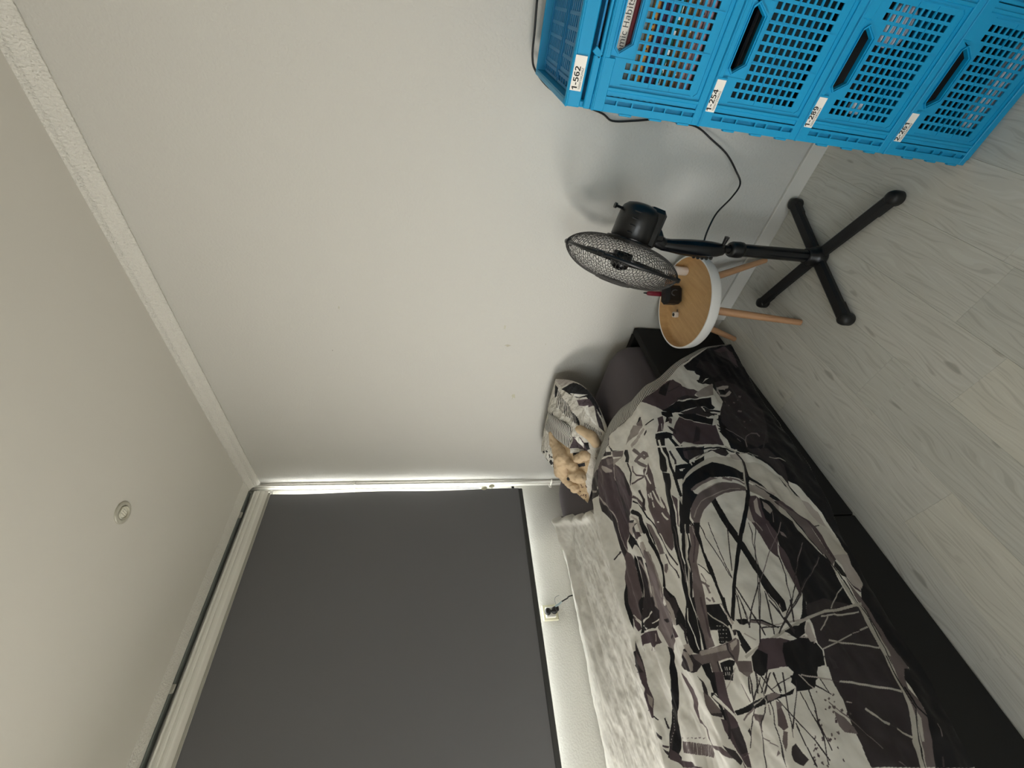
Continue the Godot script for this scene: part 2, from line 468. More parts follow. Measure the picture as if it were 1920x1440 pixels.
	for y in [0.588, 1.937]:
		st = mb(); box(st, Vector3(0.064, y, 0.014), Vector3(0.062, 0.011, 0.024), 0.004); box(st, Vector3(0.03, y + 0.002, 0.018), Vector3(0.014, 0.02, 0.03), 0.004)
		tag(put(st, "pipe_clip", M.white), "white clip holding the corner pipes, %s" % ("low beside the pillow" if y < 1.0 else "high beside the blind"), "clip", "clips of the corner pipes")
	# socket
	var so := base("power_socket", Vector3(0.0, 0.733, 0.846)); tag(so, "white square wall socket under the grey blind", "socket")
	st = mb(); box(st, Vector3(0.006, 0, 0), Vector3(0.012, 0.092, 0.084), 0.004); put(st, "plate", M.cream, so)
	st = mb(); box(st, Vector3(0.016, 0, 0), Vector3(0.010, 0.058, 0.058), 0.004); put(st, "insert", M.white, so)
	var pl := base("power_plug", Vector3(0.03, 0.752, 0.846)); tag(pl, "round black plug knob in the wall socket under the blind", "plug")
	st = mb(); lathe(st, [Vector2(0.001, -0.010), Vector2(0.016, -0.008), Vector2(0.0195, 0.0), Vector2(0.018, 0.010), Vector2(0.011, 0.017), Vector2(0.001, 0.019)], 20, Transform3D(Basis(Vector3(0, 0, 1), -PI / 2), Vector3.ZERO)); put(st, "knob", M.black, pl)
	var p2 := base("power_plug", Vector3(0.034, 0.712, 0.842)); tag(p2, "black angled plug with grey cable end in the socket", "plug")
	st = mb(); lathe(st, [Vector2(0.001, -0.014), Vector2(0.018, -0.012), Vector2(0.0195, 0.0), Vector2(0.017, 0.012), Vector2(0.001, 0.015)], 18, Transform3D(Basis(Vector3(0, 0, 1), -PI / 2), Vector3.ZERO)); box(st, Vector3(0.008, -0.012, -0.006), Vector3(0.02, 0.024, 0.03), 0.005); put(st, "plug_body", M.black, p2)
	st = mb(); tube(st, [Vector3(0.012, -0.004, -0.014), Vector3(0.018, -0.03, -0.026), Vector3(0.022, -0.045, -0.036)], [0.007, 0.006, 0.0045], 10); put(st, "strain_relief", mat(rgb(150, 165, 170), 0.4), p2)
	st = mb(); tube(st, spline([Vector3(0.056, 0.667, 0.806), Vector3(0.050, 0.645, 0.795), Vector3(0.036, 0.622, 0.783), Vector3(0.022, 0.60, 0.768), Vector3(0.012, 0.5, 0.75)], 6), 0.0038, 8); tag(put(st, "power_cable", M.black_soft), "black cable from wall socket down behind the duvet", "cable")
	st = mb(); tube(st, spline([Vector3(0.046, 0.70, 0.822), Vector3(0.05, 0.705, 0.795), Vector3(0.04, 0.695, 0.775), Vector3(0.03, 0.668, 0.762)], 6), 0.0014, 6); tag(put(st, "thin_wire", mat(rgb(120, 128, 130), 0.5)), "thin grey wire curling from the wall socket", "wire")
	# ceiling spot
	var sp := base("ceiling_spotlight", Vector3(0.946, 2.56, 0.668)); tag(sp, "small round recessed ceiling spotlight, switched off", "spotlight")
	st = mb(); lathe(st, [Vector2(0.0265, 0.0), Vector2(0.0265, -0.004), Vector2(0.029, -0.006), Vector2(0.036, -0.0055), Vector2(0.041, -0.003), Vector2(0.0415, 0.0)], 40); put(st, "ring", mat(rgb(190, 187, 172), 0.35, 0.2), sp)
	st = mb(); lathe(st, [Vector2(0.0245, -0.0005), Vector2(0.0245, -0.0075), Vector2(0.0225, -0.009), Vector2(0.021, -0.0075), Vector2(0.021, -0.0005)], 36); put(st, "inner_ring", mat(rgb(205, 202, 186), 0.3, 0.3), sp)
	st = mb(); lathe(st, [Vector2(0.0205, -0.003), Vector2(0.015, -0.0055), Vector2(0.008, -0.0065), Vector2(0.0005, -0.007)], 28); put(st, "lamp_face", mat(rgb(236, 233, 218), 0.08), sp)
	for k in 3:
		st = mb(); box(st, Vector3(0.0, -0.0065, -0.008 + k * 0.008), Vector3(0.026, 0.0012, 0.0016)); put(st, "facet", mat(rgb(170, 166, 150), 0.3), sp)

# ------------------------------------------------------------------ bed
func build_bed():
	var b := base("box_spring_bed", Vector3(0.0, 0, 0.0)); tag(b, "low black box bed standing under the window against the back wall", "bed")
	var st := mb(); box(st, Vector3(1.430, 0.228, 0.517), Vector3(0.034, 0.452, 1.017), 0.004); put(st, "side_panel", M.bed, b)
	st = mb(); box(st, Vector3(1.430, 0.228, 1.537), Vector3(0.034, 0.452, 1.017), 0.004); put(st, "side_panel", M.bed, b)
	st = mb(); box(st, Vector3(0.722, 0.228, 0.020), Vector3(1.376, 0.452, 0.03), 0.004); put(st, "head_panel", M.bed, b)
	st = mb(); box(st, Vector3(0.722, 0.228, 2.04), Vector3(1.376, 0.452, 0.03), 0.004); put(st, "foot_panel", M.bed, b)
	st = mb(); box(st, Vector3(0.028, 0.228, 1.03), Vector3(0.03, 0.452, 1.95), 0.004); put(st, "side_panel", M.bed, b)
	st = mb(); box(st, Vector3(0.73, 0.30, 1.03), Vector3(1.36, 0.06, 1.95), 0.004); put(st, "slat_base", M.bed, b)
	# mattress with its fitted sheet
	var me := mb()
	var prof := []
	var rows := []
	var x0 := 0.055; var x1 := 1.398; var z0 := 0.05; var z1 := 2.02; var y0 := 0.335; var y1 := 0.583
	var lay := [[0.03, y0], [0.0, y0 + 0.04], [-0.004, 0.43], [0.0, 0.49], [0.014, 0.530], [0.035, 0.556], [0.065, 0.572], [0.11, 0.581], [0.2, y1]]
	for l in lay:
		var i: float = l[0]
		var row := []
		var rc := 0.09
		for k in 4:
			for a in 7:
				var ang := -PI / 2 + k * PI / 2 + a * PI / 12.0
				var cx := (x1 - i - rc) if (k == 0 or k == 1) else (x0 + i + rc)
				var cz := (z1 - i - rc) if (k == 1 or k == 2) else (z0 + i + rc)
				row.append(Vector3(cx + cos(ang) * rc, l[1], cz + sin(ang) * rc))
		rows.append(row)
	grid(me, rows, [], true, true)
	fan_poly(me, rows[-1], Vector3.UP)
	tag(put(me, "mattress", M.sheet), "thick mattress in a dark grey fitted sheet on the black bed", "mattress")

# duvet surface: u runs across the bed from the window edge and down the free side, z along the bed
var V0T := [0, .30, .1, .33, .3, .42, .5, .52, .7, .60, .8, .60, .88, .52, .95, .475, 1.1, .445, 1.2, .44, 1.3, .465, 1.42, .50, 1.55, .45, 1.68, .34, 1.85, .25, 2.1, .2]
var YHT := [.2, .085, .4, .10, .87, .15, 1.05, .18, 1.28, .225, 1.44, .25, 1.6, .285, 2.2, .36]
var BWT := [0, 0, .66, 0, .70, .03, .85, .036, .95, .07, 1.0, .095, 1.15, .105, 1.35, .09, 1.5, .055, 1.7, .03, 1.85, .015, 2.0, .006]
func tab(t: Array, x: float) -> float:
	if x <= t[0]: return t[1]
	for i in range(2, t.size(), 2):
		if x <= t[i]:
			return lerpf(t[i - 1], t[i + 1], (x - t[i - 2]) / (t[i] - t[i - 2]))
	return t[-1]
func v0(u: float) -> float: return (tab(V0T, u - 0.03) + tab(V0T, u) + tab(V0T, u + 0.03)) / 3.0
func gs(x: float, c: float, w: float) -> float: return exp(-((x - c) / w) * ((x - c) / w))
func dtop(x: float, z: float) -> float:
	var y := 0.615 + 0.055 * sstep(0.62, 0.95, x)
	y += 0.035 * gs(x, 0.9 + 0.03 * (z - 1.2), 0.045) * sstep(0.5, 0.75, z)
	y += 0.022 * gs(x, 1.22 + 0.02 * sin(z * 5.0), 0.05) * sstep(0.45, 0.6, z) * (1.0 - sstep(1.5, 2.0, z))
	y += 0.016 * gs(x, 1.05 + 0.03 * sin(z * 4.0 + 1.0), 0.03) * sstep(0.5, 0.7, z)
	y += 0.05 * gs(x, 0.16, 0.08) * gs(z, 0.42, 0.12)
	y += 0.02 * gs(x, 0.22 + 0.1 * (z - 0.9), 0.035) * sstep(0.4, 0.6, z) * (1.0 - sstep(1.2, 1.5, z))
	y -= 0.05 * (1.0 - sstep(0.0, 0.09, x))
	y -= 0.02 * sstep(1.3, 1.4, x)
	return y
func dumax(z: float) -> float: return 1.38 + 0.09 * PI / 2 + (dtop(1.38, z) - 0.09) - tab(YHT, z)
func dsurf(u: float, z: float) -> Vector3:
	var x := minf(u, 1.38)
	var a := clampf((u - 1.38) / 0.09, 0.0, PI / 2)
	var d := maxf(0.0, u - 1.38 - 0.09 * PI / 2)
	var X := 0.04 + (u if u < 1.38 else 1.38 + 0.09 * sin(a)) + sstep(0.0, 0.3, d) * (0.012 * sin(z * 9.0) + 0.015)
	var Y := dtop(x, z) - 0.09 * (1.0 - cos(a)) - d
	return Vector3(X, Y, z)

func build_duvet():
	var du := base("duvet"); tag(du, "thick duvet printed with an old bicycle wheel in black and white, spread over the bed", "duvet")
	paint_print()
	var nn := noise(9.0, 77, 3); var n2 := noise(26.0, 78, 2)
	var np := 230; var nq := 190
	var rows := []; var uvs := []; var low := []
	for i in np + 1:
		var r := []; var uu := []; var lo := []
		for j in nq + 1:
			var q := float(j) / nq
			var u := (float(i) / np) * dumax(0.2 + 1.9 * q)
			var s := v0(u) + tab(BWT, u)
			var z := s + q * (2.10 - s)
			var p := dsurf(u, z)
			var f := 0.008 * nn.get_noise_2d(u * 1.6, z * 0.5) + 0.005 * (0.25 - absf(n2.get_noise_2d(u * 0.9, z * 0.35)))
			f += 0.011 * sin(34.0 * (u * 0.8 + (z - 0.4) * 0.7)) * gs(u, 0.26, 0.16) * gs(z, 0.52, 0.13) + 0.012 * gs(u, 0.19 + 0.10 * (z - 0.6), 0.014) * sstep(0.45, 0.6, z) * (1.0 - sstep(1.0, 1.25, z)) - 0.012 * gs(u, 0.26 + 0.12 * (z - 0.6), 0.02) * sstep(0.55, 0.7, z) * (1.0 - sstep(1.05, 1.3, z)) + 0.0028 * sin(u * 52.0 + 4.0 * sin(z * 3.0)) * gs(u, 0.45, 0.25) * sstep(0.6, 1.0, z)
			var side := sstep(1.38, 1.56, u)
			p += Vector3(f * side, f * (1.0 - side), 0)
			if u < 0.68:            # rolled, bunched edge towards the pillow
				var e := z - s
				p.y += 0.020 * gs(e, 0.030, 0.022) * sstep(0.68, 0.6, u) - 0.045 * sstep(0.014, 0.0, e) * sstep(0.68, 0.62, u)
				p.z += 0.012 * sin(u * 38.0) * gs(e, 0.0, 0.05)
			r.append(p); uu.append(Vector2(u * 1000.0 * PM / PW, z * 1000.0 * PM / PW))
			lo.append(p + (Vector3(0, -0.016, 0) if u < 1.38 else (Vector3(-0.016, 0, 0) if u > 1.52 else Vector3(-0.011, -0.011, 0))))
		rows.append(r); uvs.append(uu); low.append(lo)
	var m := mat(Color.WHITE, 0.45)
	m.albedo_texture = ImageTexture.create_from_image(pimg)
	m.detail_enabled = true; m.detail_blend_mode = BaseMaterial3D.BLEND_MODE_MUL
	var dn := noise_tex(512, 0.03, 21, 5)
	var rampg := Gradient.new(); rampg.set_color(0, Color(0.93, 0.925, 0.92)); rampg.set_color(1, Color(1, 1, 1)); dn.color_ramp = rampg
	m.detail_albedo = dn
	m.heightmap_enabled = true; m.heightmap_texture = noise_tex(1024, 0.018, 31, 4); m.heightmap_scale = 0.4
	m.metallic_specular = 0.35
	var st := mb(); grid(st, rows, uvs, false)
	put(st, "printed_cover", m, du)
	var lm := mat(rgb(120, 116, 112), 0.8)
	st = mb(); grid(st, low, [], true)
	for pair in [[0, true], [np, false]]:
		var k: int = pair[0]
		grid(st, [rows[k], low[k]], [], pair[1])
	put(st, "lining", lm, du)
	# striped hem at the head end
	var im := Image.create(16, 4, false, Image.FORMAT_RGB8); im.fill(rgb(206, 204, 196)); im.fill_rect(Rect2i(0, 0, 8, 4), rgb(34, 33, 36))
	var sm := mat(Color.WHITE, 0.8); sm.albedo_texture = ImageTexture.create_from_image(im)
	M.stripe = sm
	var hr := []; var hu := []
	var nu := 400
	for j in 7:
		var r := []; var uu := []
		var t := j / 6.0
		for i in nu + 1:
			var u: float = lerpf(0.665, dumax(0.25), float(i) / nu)
			var s := v0(u); var bw := tab(BWT, u)
			var z := s + bw * (1.0 - t)
			var p := dsurf(u, z)
			var f := 0.005 * nn.get_noise_2d(u * 1.6, z * 0.7) * (1.0 - t)
			var drop := 0.03 * t * t * clampf(bw / 0.06, 0.2, 1.0)
			var side := sstep(1.38, 1.56, u)
			p.y += (f - drop) * (1.0 - side); p.x += (f - drop * 0.5) * side
			r.append(p); uu.append(Vector2(u / 0.0064, t))
		hr.append(r); hu.append(uu)
	var last := []; var lu := []
	for i in nu + 1:
		var u: float = lerpf(0.665, dumax(0.25), float(i) / nu)
		last.append(hr[-1][i] + Vector3(0, -0.012, 0.012).lerp(Vector3(-0.01, 0, 0.01), sstep(1.38, 1.56, u))); lu.append(Vector2(u / 0.0064, 1.3))
	hr.append(last); hu.append(lu)
	st = mb(); grid(st, hr, hu, false)
	tag(put(st, "striped_hem", sm, du), "narrow black and white striped hem", "")

# ------- the print: flat shapes on cloth coordinates in millimetres
func pg(c: String, a: Array, img: Image = null, sc := PM):
	var im := img if img else pimg
	var col: Color = PC[c]
	var n := a.size() / 2
	var y0 := 1e9; var y1 := -1e9
	for i in n:
		y0 = minf(y0, a[i * 2 + 1] * sc); y1 = maxf(y1, a[i * 2 + 1] * sc)
	for y in range(maxi(0, int(floor(y0))), mini(im.get_height() - 1, int(ceil(y1))) + 1):
		var xs := []
		var yc := y + 0.5
		for i in n:
			var k := (i + 1) % n
			var ya: float = a[i * 2 + 1] * sc; var yb: float = a[k * 2 + 1] * sc
			if (ya <= yc) != (yb <= yc):
				xs.append(lerpf(a[i * 2] * sc, a[k * 2] * sc, (yc - ya) / (yb - ya)))
		xs.sort()
		for i in range(0, xs.size() - 1, 2):
			var xa := int(round(xs[i])); var xb := maxi(int(round(xs[i + 1])), xa + 1)
			im.fill_rect(Rect2i(xa, y, xb - xa, 1), col)
var PC := {}
func paint_print():
	pimg = Image.create(PW, PW, false, Image.FORMAT_RGB8)
	PC["w"] = rgb(218, 216, 208)
	PC["w2"] = rgb(194, 190, 180)
	PC["s"] = rgb(178, 174, 165)
	PC["l"] = rgb(172, 164, 158)
	PC["l2"] = rgb(150, 142, 137)
	PC["m"] = rgb(118, 108, 108)
	PC["m2"] = rgb(104, 94, 94)
	PC["p"] = rgb(78, 66, 71)
	PC["p2"] = rgb(94, 82, 84)
	PC["q"] = rgb(52, 47, 50)
	PC["q2"] = rgb(40, 36, 39)
	PC["q3"] = rgb(62, 57, 60)
	PC["k"] = rgb(21, 21, 25)
	pimg.fill(PC.w)
	# the picture goes on towards the foot of the bed, past the frame of the photograph
	pg("q", [1180, 1600, 1400, 1610, 1600, 1640, 1900, 1690, 2200, 1760, 2200, 2150, 1000, 2150, 1080, 1800])
	pg("k", [1880, 1690, 2200, 1700, 2200, 2150, 1500, 2150, 1760, 1960])
	pg("s", [1840, 1660, 1890, 1670, 1800, 1880, 1640, 2030, 1400, 2120, 1150, 2140, 1150, 2100, 1380, 2080, 1600, 1990, 1750, 1850])
	pg("m2", [620, 1590, 720, 1590, 760, 1760, 700, 1980, 640, 1960, 680, 1760])
	pg("p", [300, 1700, 420, 1650, 520, 1780, 480, 2000, 360, 1960])
	print_a(); print_b(); print_c()
func print_a():
	pg("k", [1815,921,1831,957,1846,992,1858,1023,1869,1054,1870,1085,1870,1116,1871,1145,1860,1178,1849,1211,1837,1242,1831,1269,1824,1295,1817,1320,1812,1342,1808,1363,1803,1383,1803,1401,1803,1419,1803,1436,1804,1453,1793,1475,1784,1496,1775,1517,1766,1533,1758,1549,1750,1564,1743,1579,1733,1595,1724,1611,1716,1626,1720,1626,1731,1628,1735,1628,1745,1629,1755,1630,1763,1631,1788,1634,1793,1634,1794,1634,1798,1633,1799,1633,1801,1625,1804,1610,1807,1597,1810,1582,1813,1567,1816,1552,1820,1537,1823,1523,1826,1508,1830,1491,1833,1474,1836,1459,1838,1442,1841,1423,1844,1403,1847,1384,1850,1365,1853,1346,1856,1327,1860,1304,1864,1282,1869,1259,1874,1235,1878,1211,1883,1186,1888,1160,1893,1135,1898,1107,1903,1081,1908,1054,1912,1026,1917,998,1922,968,1927,936,1929,906,1872,913])
	pg("k", [1881,250,1924,235,1997,222,1993,288,1988,356,1985,406,1980,455,1975,504,1970,554,1964,605,1959,652,1954,699,1950,742,1946,780,1942,819,1938,855,1934,889,1930,921,1924,953,1919,985,1914,1015,1909,1045,1904,1075,1899,1103,1894,1130,1888,1160,1883,1186,1889,1154,1895,1123,1889,1100,1879,1077,1869,1054,1860,1028,1851,1001,1842,973,1817,949,1793,924,1779,882,1754,858,1729,834,1701,818,1674,800,1689,733,1719,653,1745,639,1783,579,1788,534,1782,479,1748,469,1737,451,1765,414,1742,399,1713,393,1704,368,1764,327,1820,291])
	pg("q", [1805,461,1861,447,1904,485,1932,545,1931,621,1888,710,1838,791,1783,809,1755,788,1727,749,1717,681,1744,624,1797,558,1786,528])
	pg("q2", [1789,340,1862,365,1859,411,1816,437,1779,399,1754,377])
	pg("p", [1888,271,1953,245,1980,279,1955,383,1938,321,1910,289])
	pg("q", [1742,812,1781,814,1821,815,1828,853,1836,888,1822,927,1809,963,1797,924,1789,882,1773,860,1757,836])
	pg("p", [1446,549,1493,532,1531,509,1590,463,1622,450,1646,476,1648,491,1688,506,1700,521,1680,536,1692,554,1649,557,1607,559,1587,573,1511,622,1490,598,1466,571])
	pg("k", [1552,494,1604,462,1551,546,1530,527])
	pg("q", [1571,526,1634,490,1635,486,1571,520])
	pg("q", [1594,556,1625,544,1679,540,1692,554,1648,559,1605,563])
	pg("k", [1507,622,1562,591,1587,573,1662,564,1741,553,1729,588,1733,605,1720,616,1686,602,1611,612,1576,629,1543,632])
	pg("q", [1576,629,1623,615,1672,602,1679,631,1705,645,1677,658,1648,650,1599,640])
	pg("k", [1565,636,1627,636,1669,662,1694,666,1673,698,1633,680,1601,665,1568,649])
	pg("m", [1635,642,1667,660,1670,656,1638,638])
	pg("q", [1682,609,1718,620,1711,648,1680,641])
	pg("w", [1707,622,1740,630,1747,621,1713,613])
	pg("w", [1700,632,1729,641,1734,632,1705,625])
	pg("w", [1711,644,1726,646,1719,659,1692,680,1706,663])
	pg("k", [1677,611,1737,635,1743,627,1683,603])
	pg("k", [1667,633,1721,645,1725,639,1671,627])
	pg("p", [1564,652,1598,667,1631,684,1674,699,1686,697,1684,716,1676,760,1673,794,1630,787,1585,782,1528,770,1514,780,1501,738,1521,703,1539,679])
	pg("q", [1610,696,1621,706,1591,766,1566,771])
	pg("w", [1694,677,1699,686,1689,729,1691,768,1687,808,1667,805,1674,754])
	pg("w", [1672,757,1691,768,1687,810,1674,802,1674,782])
	pg("k", [1721,652,1728,663,1733,657,1726,646])
	pg("k", [1707,668,1714,679,1719,675,1711,664])
	pg("k", [1705,685,1713,696,1717,692,1710,681])
	pg("k", [1692,698,1699,709,1703,705,1696,694])
	pg("k", [1699,706,1707,716,1711,712,1704,702])
	pg("k", [1688,716,1695,726,1700,722,1692,711])
	pg("k", [1689,729,1697,739,1701,735,1694,725])
	pg("k", [1708,717,1729,745,1752,784,1756,780,1733,740,1712,712])
	pg("k", [1696,729,1712,766,1741,802,1746,798,1716,762,1701,725])
	pg("k", [1693,745,1709,781,1739,799,1742,795,1712,777,1696,741])
	pg("k", [1686,728,1690,764,1712,794,1716,789,1694,760,1691,724])
	pg("m", [1712,719,1733,745,1754,780,1757,778,1736,743,1715,717])
	pg("m", [1732,766,1738,782,1740,780,1735,764])
	pg("m", [1750,805,1758,779,1774,759,1800,746,1818,750,1819,764,1824,761,1823,744,1803,741,1773,756,1753,779,1745,807])
	pg("q3", [1815,737,1836,720,1854,733,1835,751,1838,752,1858,730,1839,716,1815,734])
	pg("q3", [1862,735,1828,781,1801,814,1805,816,1833,781,1868,735])
	pg("l", [1802,488,1833,480,1859,482,1849,496,1835,499,1821,514,1805,511,1793,533,1817,533,1848,509,1851,520,1833,537,1811,545,1788,543,1792,519,1787,515])
	pg("k", [1805,498,1827,503,1824,525,1806,531,1798,518])
	pg("m", [1871,543,1879,548,1887,538,1879,533])
	pg("m", [1826,579,1831,583,1836,577,1831,573])
	pg("m", [1848,567,1853,569,1857,565,1852,563])
	pg("m", [1798,592,1803,595,1808,589,1803,586])
	pg("m", [1808,684,1812,687,1817,682,1813,678])
	pg("m", [1835,679,1838,682,1841,678,1838,676])
	pg("m", [1792,715,1795,718,1799,714,1796,710])
	pg("m", [1792,572,1796,575,1800,571,1796,567])
	pg("m", [1820,625,1826,630,1833,622,1827,618])
	pg("m", [1794,655,1798,658,1803,653,1799,649])
	pg("m", [1824,629,1830,633,1837,626,1831,621])
	pg("k", [1984,416,1986,386,1949,374,1942,386,1986,395,1983,425])
	pg("q3", [1933,320,1939,363,1942,383,1949,378,1945,359,1940,316])
	pg("q3", [1887,284,1948,280,1942,314,1938,342,1921,323,1901,308])
	pg("k", [1740,402,1779,391,1787,414,1757,426,1742,418])
	pg("k", [1750,414,1789,402,1798,424,1767,437,1753,430])
	pg("k", [1748,433,1787,421,1795,444,1765,456,1750,448])
	pg("k", [1724,456,1763,444,1771,466,1741,478,1726,471])
	pg("k", [1754,441,1793,428,1801,451,1770,463,1756,456])
	pg("w", [1743,471,1770,444,1791,438,1762,456])
	pg("l2", [1687,528,1737,500,1789,470,1793,474,1756,542,1689,555])
	pg("m", [1391,622,1421,612,1422,633,1419,654,1409,658,1397,643])
	pg("k", [1400,622,1419,610,1424,615,1418,624,1410,627])
	pg("k", [1427,657,1467,649,1465,654,1432,661])
	pg("q", [1407,684,1427,679,1425,688,1406,692])
	pg("l", [1325,673,1385,666,1418,663,1421,672,1380,681,1328,689])
	pg("l2", [1372,613,1419,654,1382,664,1289,646,1314,642])
	pg("k", [1502,626,1544,629,1541,649,1519,656,1514,675,1497,679,1511,655,1499,641])
	pg("p", [1479,651,1500,647,1493,678,1476,710,1457,708,1473,681])
	pg("w", [1482,678,1474,706,1476,707,1485,678])
	pg("p", [1522,655,1530,663,1517,688,1508,684])
	pg("q", [1499,695,1520,719,1514,737,1501,714])
	pg("k", [1450,713,1486,717,1505,736,1501,740,1496,740,1512,784,1503,789,1493,784,1484,746,1471,744,1459,780,1443,772,1447,741,1442,729])
	pg("w", [1450,740,1457,741,1449,775,1441,770])
	pg("w", [1472,748,1481,754,1485,782,1464,782])
	pg("p", [1010,529,1072,558,1125,583,1201,634,1187,653,1224,699,1240,744,1240,797,1237,826,1228,841,1206,871,1166,881,1089,913,1033,885,1027,851,974,796,936,737,929,684,934,654,880,645,860,576,885,535,910,533,988,540])
	pg("q", [888,532,964,568,943,611,930,658,880,649,860,576])
	pg("l", [884,614,920,635,923,627,853,581])
	pg("w", [929,610,927,623,938,629,940,615])
	pg("k", [981,557,947,599,926,649,933,653,956,605,991,564])
	pg("q", [929,684,958,721,1032,796,1039,835,1033,885,1027,851,963,780,934,733])
	pg("l", [931,665,956,716,1029,793,1037,830,1033,886,1039,888,1045,831,1037,793,967,717,939,665])
	pg("l", [1060,583,1123,649,1116,655,1069,627,1051,586])
	pg("m", [1100,579,1185,629,1149,637,1100,610])
	pg("l", [1255,675,1224,678,1154,657,1118,683,1117,708,1126,712,1125,687,1163,664,1227,682,1257,679])
	pg("q", [1116,697,1113,749,1126,793,1133,832,1133,874,1156,885,1154,842,1139,799,1123,754,1126,703])
	pg("q", [1127,790,1175,879,1114,888,1124,837])
	pg("l2", [1198,648,1252,680,1226,680,1158,660])
	pg("q", [1240,744,1240,797,1223,832,1214,824,1225,781])
	pg("m", [1218,625,1270,658,1257,677,1207,644])
	pg("k", [1279,661,1293,671,1292,706,1276,720,1262,706,1271,691,1269,670])
	pg("q", [1045,502,1214,619,1172,605,1103,563,1078,549])
	pg("k", [1159,550,1217,605,1226,625,1253,645,1223,628,1168,575])
	pg("q", [1267,715,1269,758,1244,799,1250,803,1275,761,1273,716])
	pg("m", [1326,699,1342,732,1360,766,1371,763,1354,730,1339,698])
	pg("m", [1368,733,1339,735,1312,737,1319,750,1345,749,1375,746])
	pg("m", [1316,741,1334,771,1352,796,1362,792,1345,768,1328,739])
	pg("m", [1381,767,1381,751,1371,734,1360,736,1367,749,1367,762])
	pg("p2", [1290,744,1279,762,1294,791,1328,817,1332,813,1302,790,1289,766,1300,752])
	pg("p2", [1346,793,1329,809,1328,832,1336,835,1337,813,1352,799])
	pg("p2", [1258,805,1327,819,1325,812,1256,798])
	pg("p2", [1369,785,1365,849,1359,877,1363,908,1369,947,1367,991,1357,1020,1351,1041,1290,1011,1300,969,1291,914,1306,876,1334,823,1346,814])
	pg("w", [1340,818,1340,836,1342,857,1349,858,1347,838,1348,820])
	pg("w", [1310,877,1309,884,1312,894,1320,896,1318,887,1318,879])
	pg("w", [1327,882,1326,895,1327,910,1334,912,1333,898,1335,885])
	pg("w", [1317,912,1316,922,1317,933,1325,935,1324,924,1325,915])
	pg("w", [1357,913,1356,934,1356,958,1363,959,1362,936,1364,915])
	pg("w", [1342,966,1345,981,1351,997,1357,997,1351,982,1348,967])
	pg("w", [1356,882,1356,900,1357,918,1364,920,1363,901,1363,884])
	pg("w", [1339,882,1344,917,1352,953,1359,953,1351,918,1345,883])
	pg("w", [1313,982,1314,989,1315,998,1323,998,1321,991,1321,984])
	pg("p2", [1227,842,1250,864,1263,893,1262,915,1276,920,1277,896,1261,861,1234,836])
	pg("k", [1221,856,1248,881,1257,902,1263,941,1286,980,1290,1012,1299,1014,1294,981,1270,941,1264,903,1252,879,1226,852])
	pg("q", [1276,841,1277,881,1263,909,1272,914,1287,885,1286,844])
	pg("k", [1187,882,1217,906,1226,918,1224,941,1226,982,1242,985,1241,945,1243,920,1231,900,1209,879])
	pg("l", [1167,886,1210,921,1214,948,1215,975,1225,978,1225,950,1219,921,1193,893])
	pg("q", [1140,888,1203,917,1187,922,1215,936,1192,935,1176,955,1099,918])
	pg("k", [1444,730,1451,738,1443,783,1445,815,1437,854,1431,864,1416,855,1411,841,1427,802,1438,754])
	pg("k", [1454,730,1471,738,1462,772,1461,806,1456,826,1453,862,1455,887,1450,930,1446,962,1438,963,1444,902,1443,858,1444,800,1451,758])
	pg("k", [1414,854,1438,874,1432,906,1418,928,1409,962,1399,996,1380,1032,1368,1050,1351,1041,1358,1013,1374,974,1390,929,1406,893])
	pg("w", [1448,740,1441,786,1445,814,1440,852,1440,881,1437,915,1443,916,1446,881,1446,853,1452,814,1448,787,1454,741])
	pg("w", [1434,897,1442,911,1439,959,1431,967,1424,956,1419,934])
	pg("p", [1417,943,1429,963,1426,980,1408,1011,1388,1038,1380,1032,1403,996])
	pg("w", [1405,970,1399,995,1377,1031,1378,1056,1384,1057,1383,1033,1405,997,1410,971])
	pg("w", [1431,964,1411,1002,1387,1035,1392,1038,1414,1004,1434,966])
	pg("k", [1438,963,1441,995,1424,1025,1393,1062,1376,1054,1409,1017,1424,991])
	pg("l", [1430,1012,1416,1040,1401,1066,1406,1068,1421,1042,1434,1014])
	pg("s", [1435,960,1435,1004,1434,1035,1433,1082,1437,1081,1438,1035,1439,1004,1440,960])
	pg("k", [1433,1021,1437,1042,1444,1085,1433,1081,1430,1048])
	pg("q", [1423,1042,1425,1077,1405,1069])
	pg("k", [1494,746,1505,777,1516,787,1518,843,1510,861,1496,840,1490,797])
	pg("w", [1494,749,1507,789,1515,784,1501,744])
	pg("q", [1515,795,1556,792,1597,790,1584,817,1532,840,1513,848,1509,809])
	pg("k", [1465,855,1511,858,1540,849,1577,831,1567,853,1517,872,1485,893,1469,908,1448,904,1453,881])
	pg("w", [1472,871,1491,873,1479,881,1472,879])
	pg("w", [1514,857,1515,868,1519,866,1519,855])
	pg("w", [1525,853,1528,858,1532,855,1530,850])
	pg("q", [1465,796,1466,822,1469,838,1464,849,1470,852,1475,838,1473,820,1471,795])
	pg("w", [1368,713,1410,751,1452,774,1492,792,1519,796,1557,792,1596,791,1642,796,1668,806,1686,822,1692,815,1674,798,1646,789,1600,783,1559,784,1522,789,1495,786,1455,768,1413,745,1372,709])
	pg("k", [1519,808,1578,804,1610,804,1647,807,1671,814,1684,826,1704,833,1709,827,1689,820,1676,808,1650,800,1612,798,1580,797,1521,801])
	pg("k", [1540,845,1576,825,1610,814,1654,813,1657,806,1612,809,1576,820,1539,841])
	pg("s", [1541,842,1599,816,1599,813,1541,839])
	pg("s", [1524,774,1552,777,1579,786,1580,783,1554,775,1525,771])
	pg("p", [1509,809,1522,812,1515,846,1505,834])
	pg("w", [1614,809,1632,809,1633,805,1616,806])
	pg("w", [1608,822,1638,835,1639,832,1610,820])
